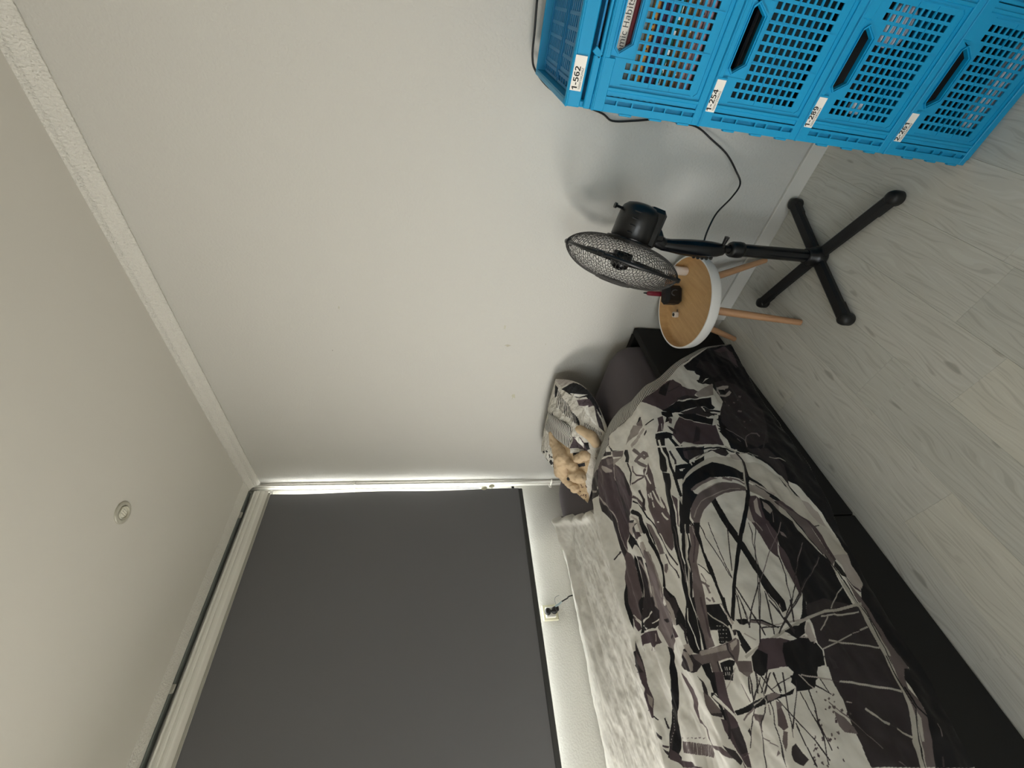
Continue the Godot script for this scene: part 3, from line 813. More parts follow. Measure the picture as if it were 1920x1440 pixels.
	pg("w", [1697,817,1703,819,1706,815,1700,813])
	pg("q", [1612,809,1664,810,1669,828,1649,840,1634,833])
	pg("s", [1706,832,1738,835,1765,848,1767,845,1740,832,1708,829])
	pg("s", [1801,854,1835,863,1849,876,1851,874,1837,860,1803,852])
	pg("w", [1743,842,1748,854,1752,851,1746,840])
	pg("k", [1482,876,1506,871,1543,862,1578,845,1612,839,1659,844,1693,856,1705,865,1733,871,1759,891,1784,924,1809,963,1821,1014,1836,1045,1809,1086,1782,1047,1750,1024,1718,999,1703,973,1690,945,1662,933,1624,917,1580,914,1527,926,1480,948,1483,966,1491,971,1450,1010,1434,1043,1417,1073,1399,1065,1415,1034,1430,1001,1444,966,1463,923])
	pg("w2", [1465,916,1482,897,1504,881,1543,862,1582,842,1612,839,1660,843,1687,835,1695,870,1680,907,1661,890,1629,871,1592,859,1554,871,1510,892,1479,909,1463,926])
	pg("w2", [1705,865,1733,871,1759,891,1784,924,1803,949,1811,991,1824,1018,1835,1047,1815,1078,1789,1058,1759,1031,1737,996,1716,953,1691,921,1699,886])
	pg("l", [1669,831,1689,833,1698,856,1689,858,1669,848])
	pg("m", [1478,948,1500,936,1556,916,1587,919,1555,927,1521,938,1487,955,1477,955])
	pg("m", [1599,921,1625,934,1630,926,1604,914])
	pg("m", [1620,924,1662,948,1667,943,1624,919])
	pg("l", [1649,928,1668,931,1669,929,1650,926])
	pg("l", [1711,939,1717,944,1720,942,1713,937])
	pg("l", [1680,940,1708,964,1737,994,1743,990,1713,959,1686,935])
	pg("l2", [1684,957,1706,976,1721,995,1726,991,1712,971,1690,952])
	pg("m2", [1448,1014,1463,997,1489,972,1541,946,1594,932,1627,940,1661,957,1654,971,1634,969,1583,972,1544,987,1517,1004,1487,1024,1465,1047,1454,1064,1445,1056,1443,1034])
	pg("l2", [1452,1038,1466,1019,1491,997,1534,981,1578,967,1603,961,1637,964,1639,961,1604,958,1578,963,1534,978,1491,994,1464,1017,1449,1036])
	pg("l", [1490,972,1540,950,1584,935,1584,932,1540,947,1490,970])
	pg("l2", [1679,945,1697,965,1722,995,1730,1013,1749,1047,1768,1070,1803,1096,1789,1118,1778,1109,1750,1077,1727,1055,1709,1019,1693,995,1664,972])
	pg("p", [1727,1011,1750,1015,1782,1047,1795,1068,1808,1088,1803,1096,1768,1070,1744,1041])
	pg("k", [1727,1015,1741,1041,1755,1068,1764,1093,1772,1118,1775,1116,1766,1092,1757,1066,1743,1040,1729,1013])
	pg("q", [1786,936,1801,984,1819,1003,1803,1000,1791,967])
	pg("w2", [1779,947,1799,979,1821,1011,1843,1049,1859,1090,1866,1115,1872,1139,1869,1182,1855,1214,1825,1212,1823,1191,1820,1152,1820,1127,1819,1101,1799,1073,1775,1042,1747,1004])
	pg("l", [1821,1014,1840,1023,1859,1054,1857,1100,1842,1087,1824,1044])
	pg("q", [1816,1098,1837,1095,1839,1092,1818,1095])
	pg("p", [1795,1071,1821,1097,1822,1143,1823,1169,1823,1195,1813,1199,1810,1166,1807,1138,1802,1110])
	pg("m2", [1738,1019,1751,1033,1781,1056,1796,1077,1802,1118,1809,1162,1813,1199,1795,1211,1789,1189,1782,1163,1776,1137,1768,1096,1755,1058,1734,1027])
	pg("s", [1733,1029,1750,1050,1757,1077,1763,1104,1776,1144,1781,1182,1788,1210,1775,1202,1771,1164,1757,1124,1750,1100,1742,1075,1723,1046])
	pg("k", [1748,1048,1756,1075,1764,1101,1774,1141,1783,1171,1790,1211,1792,1210,1785,1170,1777,1140,1767,1100,1759,1074,1750,1047])
	pg("k", [1816,1197,1817,1208,1819,1241,1812,1247,1800,1240,1797,1214])
	pg("l", [1824,1182,1868,1184,1856,1212,1857,1236,1848,1265,1829,1283,1821,1281,1818,1242,1826,1211])
	pg("p", [1810,1248,1815,1271,1823,1286,1828,1284,1820,1269,1814,1246])
	pg("s", [1776,1180,1791,1180,1796,1218,1792,1245,1797,1271,1794,1305,1799,1340,1795,1363,1791,1386,1787,1405,1783,1424,1771,1455,1754,1453,1760,1433,1766,1412,1770,1392,1774,1372,1781,1333,1786,1307,1787,1270,1790,1243,1785,1202])
	pg("m2", [1807,1246,1811,1272,1816,1300,1814,1339,1812,1362,1809,1384,1805,1404,1802,1423,1800,1440,1798,1458,1771,1455,1777,1433,1784,1410,1789,1388,1795,1364,1797,1345,1798,1325,1800,1295,1804,1271])
	pg("k", [1789,1181,1794,1223,1796,1265,1795,1287,1794,1308,1793,1330,1792,1352,1785,1377,1779,1401,1772,1425,1765,1448,1767,1448,1774,1425,1782,1400,1788,1376,1795,1351,1796,1329,1796,1307,1798,1286,1799,1264,1797,1222,1792,1180])
	pg("q", [1800,1324,1794,1356,1790,1392,1794,1391,1799,1355,1805,1323])
	pg("k", [1834,1275,1827,1305,1825,1329,1822,1352,1820,1376,1817,1399,1814,1417,1811,1435,1808,1452,1814,1459,1798,1458,1800,1440,1802,1423,1806,1401,1810,1378,1812,1357,1813,1336,1814,1302])
	pg("s", [1760,1432,1770,1433,1761,1467,1750,1499,1745,1528,1739,1545,1733,1561,1723,1576,1715,1591,1705,1608,1697,1623,1679,1622,1687,1603,1697,1583,1707,1568,1718,1553,1727,1537,1737,1520,1741,1501,1746,1482,1753,1457])
	pg("m2", [1772,1433,1803,1435,1799,1462,1774,1473,1762,1497,1766,1518,1762,1544,1748,1570,1741,1585,1734,1599,1718,1625,1695,1623,1706,1605,1718,1585,1726,1570,1734,1555,1744,1525,1749,1500,1756,1481,1764,1461])
	pg("k", [1764,1432,1760,1452,1755,1471,1751,1489,1748,1508,1746,1533,1732,1553,1719,1573,1708,1590,1698,1607,1689,1623,1691,1623,1701,1607,1711,1590,1721,1573,1734,1553,1748,1532,1750,1507,1754,1489,1758,1471,1762,1452,1767,1432])
	pg("k", [1754,1494,1751,1512,1749,1530,1759,1548,1762,1547,1752,1528,1755,1511,1758,1493])
	pg("k", [1785,1461,1799,1462,1790,1486,1783,1516,1773,1538,1762,1558,1753,1576,1743,1594,1735,1611,1728,1626,1718,1625,1726,1612,1734,1597,1744,1581,1753,1564,1762,1545,1766,1518,1771,1495,1769,1480])
	pg("s", [1745,1538,1747,1549,1735,1568,1725,1586,1720,1585,1731,1561])
func print_b():
	pg("k", [1783,1518,1786,1532,1789,1546,1791,1560,1784,1575,1777,1590,1772,1604,1766,1617,1761,1630,1740,1628,1720,1625,1728,1610,1738,1594,1747,1578,1757,1562,1766,1546])
	pg("m", [1771,1561,1769,1569,1762,1583,1765,1582,1772,1569,1774,1561])
	pg("q3", [1741,1612,1732,1627,1736,1627,1744,1612])
	pg("p", [1651,989,1676,989,1689,1011,1694,1042,1689,1074,1684,1104,1684,1112,1651,1110,1619,1108,1625,1069,1629,1037,1637,1015])
	pg("l", [1659,1008,1677,996,1665,1029,1659,1061,1648,1043])
	pg("l", [1631,1026,1625,1069,1637,1099,1621,1100,1619,1079,1609,1068,1607,1057])
	pg("p", [1614,1075,1653,1077,1695,1080,1693,1104,1664,1139,1642,1180,1627,1156,1624,1125,1619,1096])
	pg("l2", [1626,1077,1639,1101,1643,1098,1631,1074])
	pg("k", [1685,997,1711,1012,1727,1055,1749,1079,1753,1116,1720,1114,1686,1112,1679,1087,1667,1066,1672,1036])
	pg("l2", [1688,1008,1697,1020,1702,1043,1687,1054,1679,1032])
	pg("m", [1698,1045,1681,1086,1684,1086,1700,1044])
	pg("k", [1671,1078,1706,1081,1742,1083,1757,1118,1771,1150,1782,1180,1793,1196,1789,1227,1784,1258,1781,1281,1777,1304,1773,1326,1769,1348,1737,1346,1707,1343,1675,1341,1645,1338,1614,1336,1646,1300,1651,1266,1655,1232,1662,1188,1664,1145,1678,1112,1672,1091])
	pg("m", [1688,1106,1698,1111,1702,1127,1688,1117])
	pg("p", [1662,1145,1648,1180,1643,1224,1641,1252,1637,1284,1653,1270,1667,1233,1673,1186,1669,1159])
	pg("q", [1641,1304,1701,1293,1730,1301,1760,1309,1786,1322,1780,1347,1774,1372,1769,1394,1765,1415,1760,1435,1754,1453,1729,1451,1704,1448,1679,1446,1654,1443,1629,1440,1604,1438,1619,1406,1613,1391,1619,1371,1625,1350,1626,1325])
	pg("k", [1661,1262,1652,1289,1623,1328,1593,1365,1585,1357,1607,1331,1630,1303])
	pg("k", [1519,1381,1553,1379,1588,1372,1610,1390,1615,1406,1602,1432,1583,1436,1546,1433,1510,1430,1513,1400])
	pg("p", [1489,1374,1521,1371,1546,1380,1521,1381,1513,1400,1510,1430,1486,1427,1463,1423,1476,1399])
	pg("q", [1612,1417,1637,1420,1661,1422,1686,1425,1710,1427,1735,1429,1760,1432,1753,1457,1746,1482,1741,1503,1736,1523,1724,1542,1714,1559,1696,1585,1687,1604,1679,1622,1655,1619,1630,1616,1606,1613,1580,1611,1582,1595,1584,1577,1585,1553,1592,1530,1602,1501,1601,1484,1600,1467,1607,1442])
	pg("q3", [1624,1418,1633,1429,1630,1443,1618,1443])
	pg("l", [1606,1505,1615,1508,1617,1507,1609,1503])
	pg("k", [1577,1414,1612,1417,1600,1435,1585,1435,1558,1459,1552,1470,1533,1475,1548,1456,1562,1435])
	pg("s", [1549,1453,1577,1461,1579,1458,1552,1451])
	pg("p", [1578,1459,1615,1468,1616,1467,1579,1459])
	pg("s", [1616,1469,1641,1476,1667,1482,1691,1488,1715,1494,1738,1503,1743,1499,1719,1491,1695,1484,1670,1478,1645,1472,1619,1466])
	pg("s", [1632,1522,1649,1537,1670,1553,1675,1550,1654,1535,1636,1519])
	pg("q3", [1671,1552,1681,1560,1683,1559,1674,1550])
	pg("s", [1680,1561,1689,1569,1700,1578,1704,1576,1693,1567,1684,1558])
	pg("m", [1560,1501,1575,1517,1589,1532,1597,1545,1606,1558,1615,1573,1624,1587,1627,1586,1618,1572,1608,1558,1600,1544,1592,1530,1577,1516,1563,1500])
	pg("m", [1641,1609,1650,1618,1651,1618,1644,1608])
	pg("m", [1563,1517,1581,1529,1589,1548,1588,1559,1562,1553,1555,1542,1559,1529])
	pg("p", [1481,1580,1478,1583,1480,1585,1484,1582])
	pg("m2", [1480,1595,1481,1597,1484,1596,1483,1594])
	pg("m2", [1558,1527,1554,1530,1557,1531,1561,1528])
	pg("m2", [1486,1598,1488,1601,1491,1601,1490,1597])
	pg("p", [1484,1564,1482,1567,1484,1567,1487,1564])
	pg("m2", [1561,1516,1556,1519,1559,1521,1564,1518])
	pg("m2", [1492,1552,1489,1556,1492,1556,1494,1552])
	pg("p", [1526,1562,1528,1563,1532,1561,1529,1559])
	pg("m2", [1513,1558,1514,1562,1517,1562,1516,1557])
	pg("p", [1502,1557,1504,1559,1507,1557,1505,1555])
	pg("m2", [1526,1552,1523,1557,1528,1556,1530,1552])
	pg("m2", [1558,1507,1553,1512,1556,1513,1561,1509])
	pg("p", [1524,1593,1525,1597,1528,1596,1527,1592])
	pg("m2", [1472,1582,1468,1584,1469,1586,1474,1584])
	pg("m2", [1568,1508,1567,1512,1573,1511,1574,1508])
	pg("p", [1491,1554,1487,1555,1487,1558,1491,1557])
	pg("m2", [1564,1509,1565,1514,1571,1513,1570,1508])
	pg("m2", [1585,1487,1579,1491,1582,1492,1588,1489])
	pg("p", [1519,1559,1512,1562,1515,1565,1522,1561])
	pg("m2", [1542,1551,1544,1556,1549,1554,1548,1550])
	pg("m2", [1472,1586,1468,1589,1470,1590,1473,1587])
	pg("p", [1507,1557,1501,1560,1503,1562,1509,1558])
	pg("m2", [1479,1571,1474,1575,1475,1576,1481,1572])
	pg("m2", [1487,1569,1484,1571,1485,1572,1488,1571])
	pg("p", [1483,1569,1479,1571,1482,1574,1486,1571])
	pg("m2", [1579,1500,1574,1502,1575,1503,1579,1502])
	pg("m2", [1569,1493,1563,1495,1565,1498,1571,1495])
	pg("p", [1524,1574,1525,1577,1528,1576,1527,1573])
	pg("m2", [1556,1495,1554,1497,1557,1499,1560,1497])
	pg("m2", [1581,1516,1581,1521,1587,1519,1587,1515])
	pg("p", [1543,1512,1545,1514,1548,1513,1547,1511])
	pg("m2", [1482,1578,1479,1579,1479,1581,1483,1580])
	pg("m2", [1578,1550,1572,1552,1574,1555,1580,1552])
	pg("p", [1553,1532,1550,1537,1555,1537,1559,1531])
	pg("m2", [1480,1592,1478,1595,1481,1595,1484,1592])
	pg("m2", [1517,1535,1511,1538,1513,1540,1518,1537])
	pg("p", [1518,1526,1513,1530,1515,1531,1520,1528])
	pg("m2", [1516,1512,1516,1517,1521,1515,1520,1511])
	pg("m2", [1599,1524,1599,1527,1604,1526,1603,1523])
	pg("p", [1593,1522,1588,1527,1591,1528,1597,1523])
	pg("m2", [1579,1554,1577,1556,1581,1556,1582,1554])
	pg("m2", [1544,1480,1545,1483,1549,1481,1548,1479])
	pg("p", [1467,1591,1464,1594,1466,1595,1469,1592])
	pg("s", [1422,1398,1457,1388,1489,1377,1516,1370,1546,1360,1576,1351,1622,1339,1654,1332,1686,1326,1709,1327,1748,1323,1802,1317,1806,1310,1752,1316,1714,1320,1689,1319,1655,1326,1623,1332,1576,1345,1545,1354,1515,1363,1488,1372,1455,1383,1420,1392])
	pg("l", [1505,1346,1535,1344,1565,1342,1617,1339,1618,1335,1566,1338,1536,1341,1507,1343])
	pg("s", [1663,1336,1703,1334,1711,1337,1743,1336,1775,1335,1778,1331,1745,1332,1714,1332,1706,1330,1666,1332])
	pg("s", [1783,1267,1754,1284,1706,1317,1708,1319,1757,1285,1785,1269])
	pg("s", [1685,1334,1658,1352,1637,1364,1638,1366,1660,1354,1687,1336])
	pg("s", [1616,1405,1662,1395,1717,1381,1718,1378,1663,1392,1617,1402])
	pg("l", [1721,1379,1743,1376,1745,1374,1721,1377])
	pg("s", [1747,1375,1772,1370,1773,1366,1748,1371])
	pg("s", [1642,1389,1665,1395,1710,1403,1739,1410,1763,1416,1767,1413,1742,1406,1713,1400,1668,1391,1646,1385])
	pg("l", [1545,1368,1569,1373,1593,1378,1615,1383,1617,1380,1595,1375,1571,1371,1546,1366])
	pg("l", [1611,1383,1588,1400,1566,1417,1568,1418,1590,1402,1613,1384])
	pg("m", [1542,1380,1551,1399,1557,1417,1564,1435,1567,1434,1561,1416,1554,1398,1545,1379])
	pg("l", [1595,1381,1612,1381,1608,1387,1596,1386])
	pg("w2", [1610,1344,1620,1346,1612,1377,1604,1375,1597,1365])
	pg("m", [1770,1186,1755,1200,1706,1231,1653,1269,1655,1270,1708,1233,1757,1201,1772,1186])
	pg("q", [1653,1269,1606,1303,1560,1334,1561,1335,1608,1304,1654,1270])
	pg("m", [1709,1176,1684,1207,1662,1232,1640,1256,1642,1257,1663,1233,1686,1208,1712,1176])
	pg("q", [1640,1256,1601,1297,1576,1317,1553,1337,1528,1358,1530,1359,1555,1338,1578,1318,1602,1297,1642,1257])
	pg("p", [1474,1367,1505,1370,1529,1374,1544,1390,1511,1425,1485,1428,1460,1429,1447,1416,1434,1403,1459,1386])
	pg("k", [1524,1382,1569,1380,1594,1384,1610,1395,1612,1414,1596,1435,1580,1436,1569,1448,1536,1449,1504,1471,1496,1458,1512,1441,1503,1425,1511,1398])
	pg("k", [1437,1397,1459,1386,1475,1400,1456,1432,1437,1436,1427,1424])
	pg("m2", [1390,1395,1432,1405,1424,1426,1407,1431,1393,1415])
	pg("k", [1426,1334,1438,1342,1441,1363,1445,1382,1427,1388,1420,1362])
	pg("k", [1441,1316,1463,1320,1468,1329,1454,1332,1443,1327])
	pg("m", [1469,1330,1489,1336,1509,1346,1515,1341,1494,1331,1472,1324])
	pg("k", [1474,1325,1497,1332,1531,1351,1534,1349,1500,1329,1475,1323])
	pg("k", [1573,1350,1604,1348,1594,1367,1568,1377,1555,1369,1543,1358])
	pg("w", [1420,1313,1419,1338,1416,1367,1425,1367,1429,1338,1429,1313])
	pg("w", [1438,1318,1446,1350,1445,1383,1450,1383,1450,1349,1442,1317])
	pg("l", [1444,1350,1462,1368,1465,1367,1447,1348])
	pg("l", [1616,1344,1614,1381,1596,1384,1595,1365])
	pg("q", [1473,1245,1476,1266,1479,1287,1482,1307,1484,1327,1487,1346,1488,1363,1491,1362,1490,1345,1487,1326,1485,1306,1482,1286,1479,1265,1476,1244])
	pg("q", [1466,1265,1460,1288,1454,1309,1448,1330,1451,1330,1457,1309,1462,1288,1469,1265])
	pg("q", [1469,1283,1466,1312,1462,1341,1465,1340,1468,1312,1472,1282])
	pg("q", [1559,1210,1541,1243,1524,1274,1508,1301,1494,1326,1481,1350,1469,1373,1472,1374,1484,1351,1496,1327,1511,1301,1527,1274,1544,1243,1563,1210])
	pg("q", [1543,1270,1534,1297,1527,1322,1510,1363,1513,1363,1530,1322,1538,1296,1547,1269])
	pg("q", [1543,1287,1549,1313,1555,1338,1565,1366,1569,1364,1559,1336,1553,1311,1546,1285])
	pg("q", [1532,1249,1506,1277,1484,1303,1461,1340,1463,1340,1486,1305,1508,1278,1535,1250])
	pg("q", [1490,1347,1539,1349,1541,1347,1491,1344])
	pg("q", [1557,1330,1568,1361,1572,1360,1561,1328])
	pg("q", [1603,1290,1590,1316,1578,1341,1582,1341,1594,1316,1606,1290])
	pg("q", [1690,1238,1662,1259,1634,1279,1607,1299,1581,1318,1556,1336,1524,1361,1526,1363,1558,1338,1583,1319,1609,1300,1636,1281,1664,1260,1692,1240])
	pg("q", [1459,1428,1441,1448,1422,1466,1424,1467,1443,1449,1461,1429])
	pg("q", [1429,1425,1421,1445,1413,1465,1416,1466,1424,1446,1431,1425])
	pg("q", [1468,1435,1466,1455,1464,1474,1466,1474,1468,1455,1471,1435])
	pg("q", [1409,1432,1398,1463,1402,1463,1412,1432])
	pg("q", [1460,1435,1445,1452,1430,1468,1431,1469,1447,1453,1462,1436])
	pg("k", [1520,1002,1544,987,1546,1010,1548,1041,1547,1067,1555,1105,1532,1104,1527,1080,1524,1044])
	pg("k", [1526,1070,1547,1071,1554,1102,1552,1115,1560,1135,1562,1161,1565,1185,1547,1225,1543,1204,1542,1178,1539,1152,1537,1134,1530,1103])
	pg("k", [1565,1185,1566,1207,1573,1239,1582,1264,1587,1290,1579,1313,1561,1318,1560,1297,1554,1279,1548,1260,1546,1243,1547,1225])
	pg("l", [1561,1302,1569,1296,1565,1308])
	pg("k", [1684,892,1685,910,1679,945,1658,990,1630,1028,1594,1078,1574,1105,1562,1105,1602,1048,1644,989,1673,934])
	pg("s", [1668,800,1689,825,1694,854,1685,888,1670,930,1657,967,1662,967,1676,929,1691,887,1700,852,1695,821,1673,795])
	pg("q", [1690,830,1697,860,1691,886,1677,925,1683,924,1697,885,1704,858,1697,826])
	pg("k", [1584,1073,1596,1074,1574,1103,1554,1131,1521,1174,1491,1217,1467,1258,1452,1286,1437,1313,1430,1311,1442,1289,1455,1265,1467,1241,1491,1203,1512,1169,1538,1132,1560,1103])
	pg("q", [1454,1063,1456,1082,1456,1105,1463,1139,1469,1178,1472,1213,1475,1223,1477,1222,1474,1213,1471,1178,1465,1138,1458,1104,1459,1082,1456,1062])
	pg("q", [1481,1064,1478,1091,1477,1122,1475,1152,1474,1187,1475,1223,1477,1222,1476,1186,1477,1151,1479,1121,1480,1090,1483,1064])
	pg("q", [1535,1071,1525,1098,1504,1146,1493,1176,1483,1205,1485,1205,1496,1176,1507,1146,1528,1098,1538,1071])
	pg("q", [1604,1075,1597,1109,1585,1134,1580,1158,1571,1184,1560,1212,1563,1212,1573,1183,1582,1157,1587,1134,1600,1109,1606,1074])
	pg("q", [1625,1076,1611,1104,1591,1135,1573,1172,1548,1219,1532,1251,1518,1277,1505,1302,1493,1326,1495,1326,1507,1302,1520,1277,1535,1251,1550,1219,1576,1172,1593,1135,1614,1104,1628,1076])
	pg("m", [1706,1080,1682,1110,1654,1135,1626,1160,1599,1186,1574,1212,1540,1242,1542,1243,1576,1213,1601,1187,1628,1161,1656,1136,1685,1111,1709,1081])
	pg("q", [1540,1242,1500,1284,1471,1321,1472,1322,1501,1285,1542,1243])
	pg("m", [1659,1083,1659,1119,1659,1145,1644,1173,1646,1172,1661,1144,1661,1119,1661,1081])
	pg("q", [1643,1173,1639,1202,1620,1251,1612,1274,1603,1297,1584,1333,1587,1333,1605,1297,1614,1274,1623,1251,1642,1202,1647,1172])
	pg("q", [1474,1245,1476,1271,1482,1296,1484,1295,1478,1270,1476,1245])
	pg("q", [1481,1301,1486,1325,1488,1324,1483,1300])
	pg("q", [1469,1254,1470,1272,1469,1297,1468,1321,1469,1321,1471,1297,1472,1272,1470,1253])
	pg("q", [1466,1258,1461,1286,1453,1317,1455,1318,1463,1286,1468,1258])
	pg("q", [1545,1263,1537,1295,1523,1329,1526,1329,1539,1295,1547,1263])
	pg("q", [1548,1262,1548,1277,1554,1294,1553,1331,1555,1331,1556,1293,1551,1276,1550,1261])
	pg("q", [1723,1161,1683,1208,1656,1237,1631,1265,1603,1296,1561,1331,1562,1332,1605,1297,1633,1265,1658,1238,1685,1208,1725,1161])
	pg("m", [1743,1143,1719,1168,1694,1194,1696,1194,1721,1169,1746,1143])
	pg("q", [1775,1179,1760,1193,1704,1233,1671,1258,1639,1282,1602,1307,1567,1331,1567,1332,1603,1308,1640,1283,1672,1259,1705,1234,1762,1194,1777,1180])
	pg("k", [1399,1159,1416,1179,1424,1197,1427,1196,1418,1178,1401,1158])
	pg("w", [1371,1214,1399,1243,1402,1242,1374,1212])
	pg("m", [1393,1183,1400,1208,1403,1208,1397,1183])
	pg("m", [1378,1201,1402,1224,1408,1222,1385,1199])
	pg("m", [1391,1208,1394,1238,1402,1239,1399,1209])
	pg("m", [1373,1243,1385,1256,1392,1254,1379,1242])
	pg("m", [1396,1249,1398,1262,1405,1262,1403,1249])
	pg("q", [997,822,1040,844,1034,881,1037,928,1043,965,1013,993,1005,948,1003,888])
	pg("p", [1040,844,1124,888,1072,932,1043,965,1037,928,1034,881])
	pg("l", [1038,846,1035,884,1039,924,1042,963,1045,963,1041,925,1038,885,1042,847])
	pg("q", [978,933,950,937,929,945,932,950,954,941,1005,947])
	pg("k", [1097,912,1126,952,1161,985,1176,1033,1178,1059,1152,1032,1137,992,1108,966,1084,974,1074,938])
	pg("p", [1162,941,1213,968,1216,984,1175,977,1126,952])
	pg("l", [1124,888,1215,934,1152,925,1114,936,1101,916])
	pg("p2", [1043,963,1058,979,1070,1007,1060,1032,1058,1083,1053,1122,1040,1157,985,1180,943,1166,935,1105,941,1054,956,1021,996,996])
	pg("k", [939,1059,949,1038,943,1082,943,1130,948,1168,930,1162,926,1125,928,1090])
	pg("k", [1082,993,1088,1015,1080,1055,1069,1101,1055,1132,1045,1162,1018,1188,982,1178,1039,1158,1054,1126,1056,1094,1058,1060,1063,1019])
	pg("q", [1093,1002,1129,1023,1116,1074,1108,1115,1102,1161,1074,1205,1018,1188,1044,1165,1056,1138,1068,1110,1076,1079,1087,1048])
	pg("l2", [1098,1020,1110,1072,1107,1102,1091,1140,1082,1158,1092,1161,1101,1143,1119,1105,1123,1075,1110,1024])
	pg("k", [1146,1049,1128,1101,1123,1129,1093,1172,1099,1174,1132,1132,1137,1103,1168,1057])
	pg("w", [1058,1196,1082,1182,1079,1180,1055,1195])
	pg("l", [1189,996,1214,1003,1217,1032,1178,1052,1163,1013])
	pg("m", [1210,1029,1227,1055,1227,1086,1228,1116,1228,1167,1225,1184,1149,1206,1113,1217,1109,1167,1124,1121,1148,1067])
	pg("l2", [1217,1040,1226,1090,1224,1123,1223,1154,1204,1187,1212,1189,1228,1155,1229,1124,1230,1091,1222,1041])
	pg("l2", [1128,1121,1115,1163,1104,1207,1118,1210,1132,1167,1150,1127])
	pg("p", [1101,1175,1119,1188,1109,1216,1077,1206])
	pg("k", [1227,943,1234,978,1233,1016,1244,1053,1250,1103,1243,1135,1235,1160,1245,1164,1254,1138,1261,1105,1254,1054,1244,1017,1245,980,1239,944])
	pg("m", [1252,953,1268,972,1281,1030,1290,1078,1260,1069,1256,1036,1251,1002])
	pg("k", [1248,962,1247,1005,1248,1031,1252,1032,1252,1006,1253,963])
	pg("w", [1267,968,1277,1018,1289,1050,1284,1074,1291,1076,1296,1052,1284,1019,1274,969])
	pg("p2", [1312,985,1354,1007,1352,1040,1341,1082,1328,1087,1316,1056,1306,1017])
	pg("q", [1279,969,1295,1019,1308,1079,1324,1131,1329,1132,1315,1080,1302,1021,1287,970])
	pg("q", [1289,1081,1291,1113,1308,1141,1311,1164,1315,1164,1313,1141,1296,1114,1295,1082])
	pg("m", [1269,1104,1285,1108,1266,1132,1260,1121])
	pg("k", [1239,1157,1253,1182,1262,1198,1267,1233,1271,1263,1250,1256,1245,1210,1234,1180])
	pg("q", [1236,1164,1252,1201,1253,1239,1250,1256,1246,1254,1238,1214,1226,1183])
	pg("l", [1223,1181,1238,1214,1246,1247,1244,1254,1224,1248,1220,1225])
	pg("m2", [1149,1190,1215,1209,1226,1241,1224,1248,1113,1217])
	pg("k", [1360,1010,1383,1022,1371,1051,1364,1080,1359,1107,1350,1142,1335,1178,1322,1224,1306,1246,1290,1269,1273,1263,1298,1229,1316,1184,1324,1159,1332,1134,1339,1101,1346,1067,1353,1039])
	pg("m", [1366,1025,1356,1075,1348,1104,1339,1133,1335,1159,1330,1184,1333,1185,1338,1159,1342,1134,1350,1105,1358,1075,1368,1026])
	pg("k", [1398,1030,1419,1040,1399,1063,1384,1104,1363,1131,1363,1159,1352,1192,1337,1212,1327,1245,1318,1277,1301,1272,1311,1248,1319,1223,1335,1193,1343,1166,1353,1138,1364,1107,1376,1075])
	pg("w", [1378,1027,1374,1062,1359,1101,1350,1138,1355,1139,1364,1103,1379,1064,1385,1029])
	pg("s", [1416,1043,1397,1067,1386,1095,1365,1126,1358,1153,1331,1196,1314,1232,1320,1234,1337,1198,1363,1155,1371,1128,1393,1098,1403,1069,1420,1046])
	pg("k", [1427,1044,1407,1071,1396,1104,1370,1132,1366,1160,1342,1194,1347,1196,1372,1163,1376,1135,1403,1106,1412,1073,1431,1047])
	pg("w", [1314,1233,1315,1256,1314,1276,1320,1277,1321,1257,1320,1233])
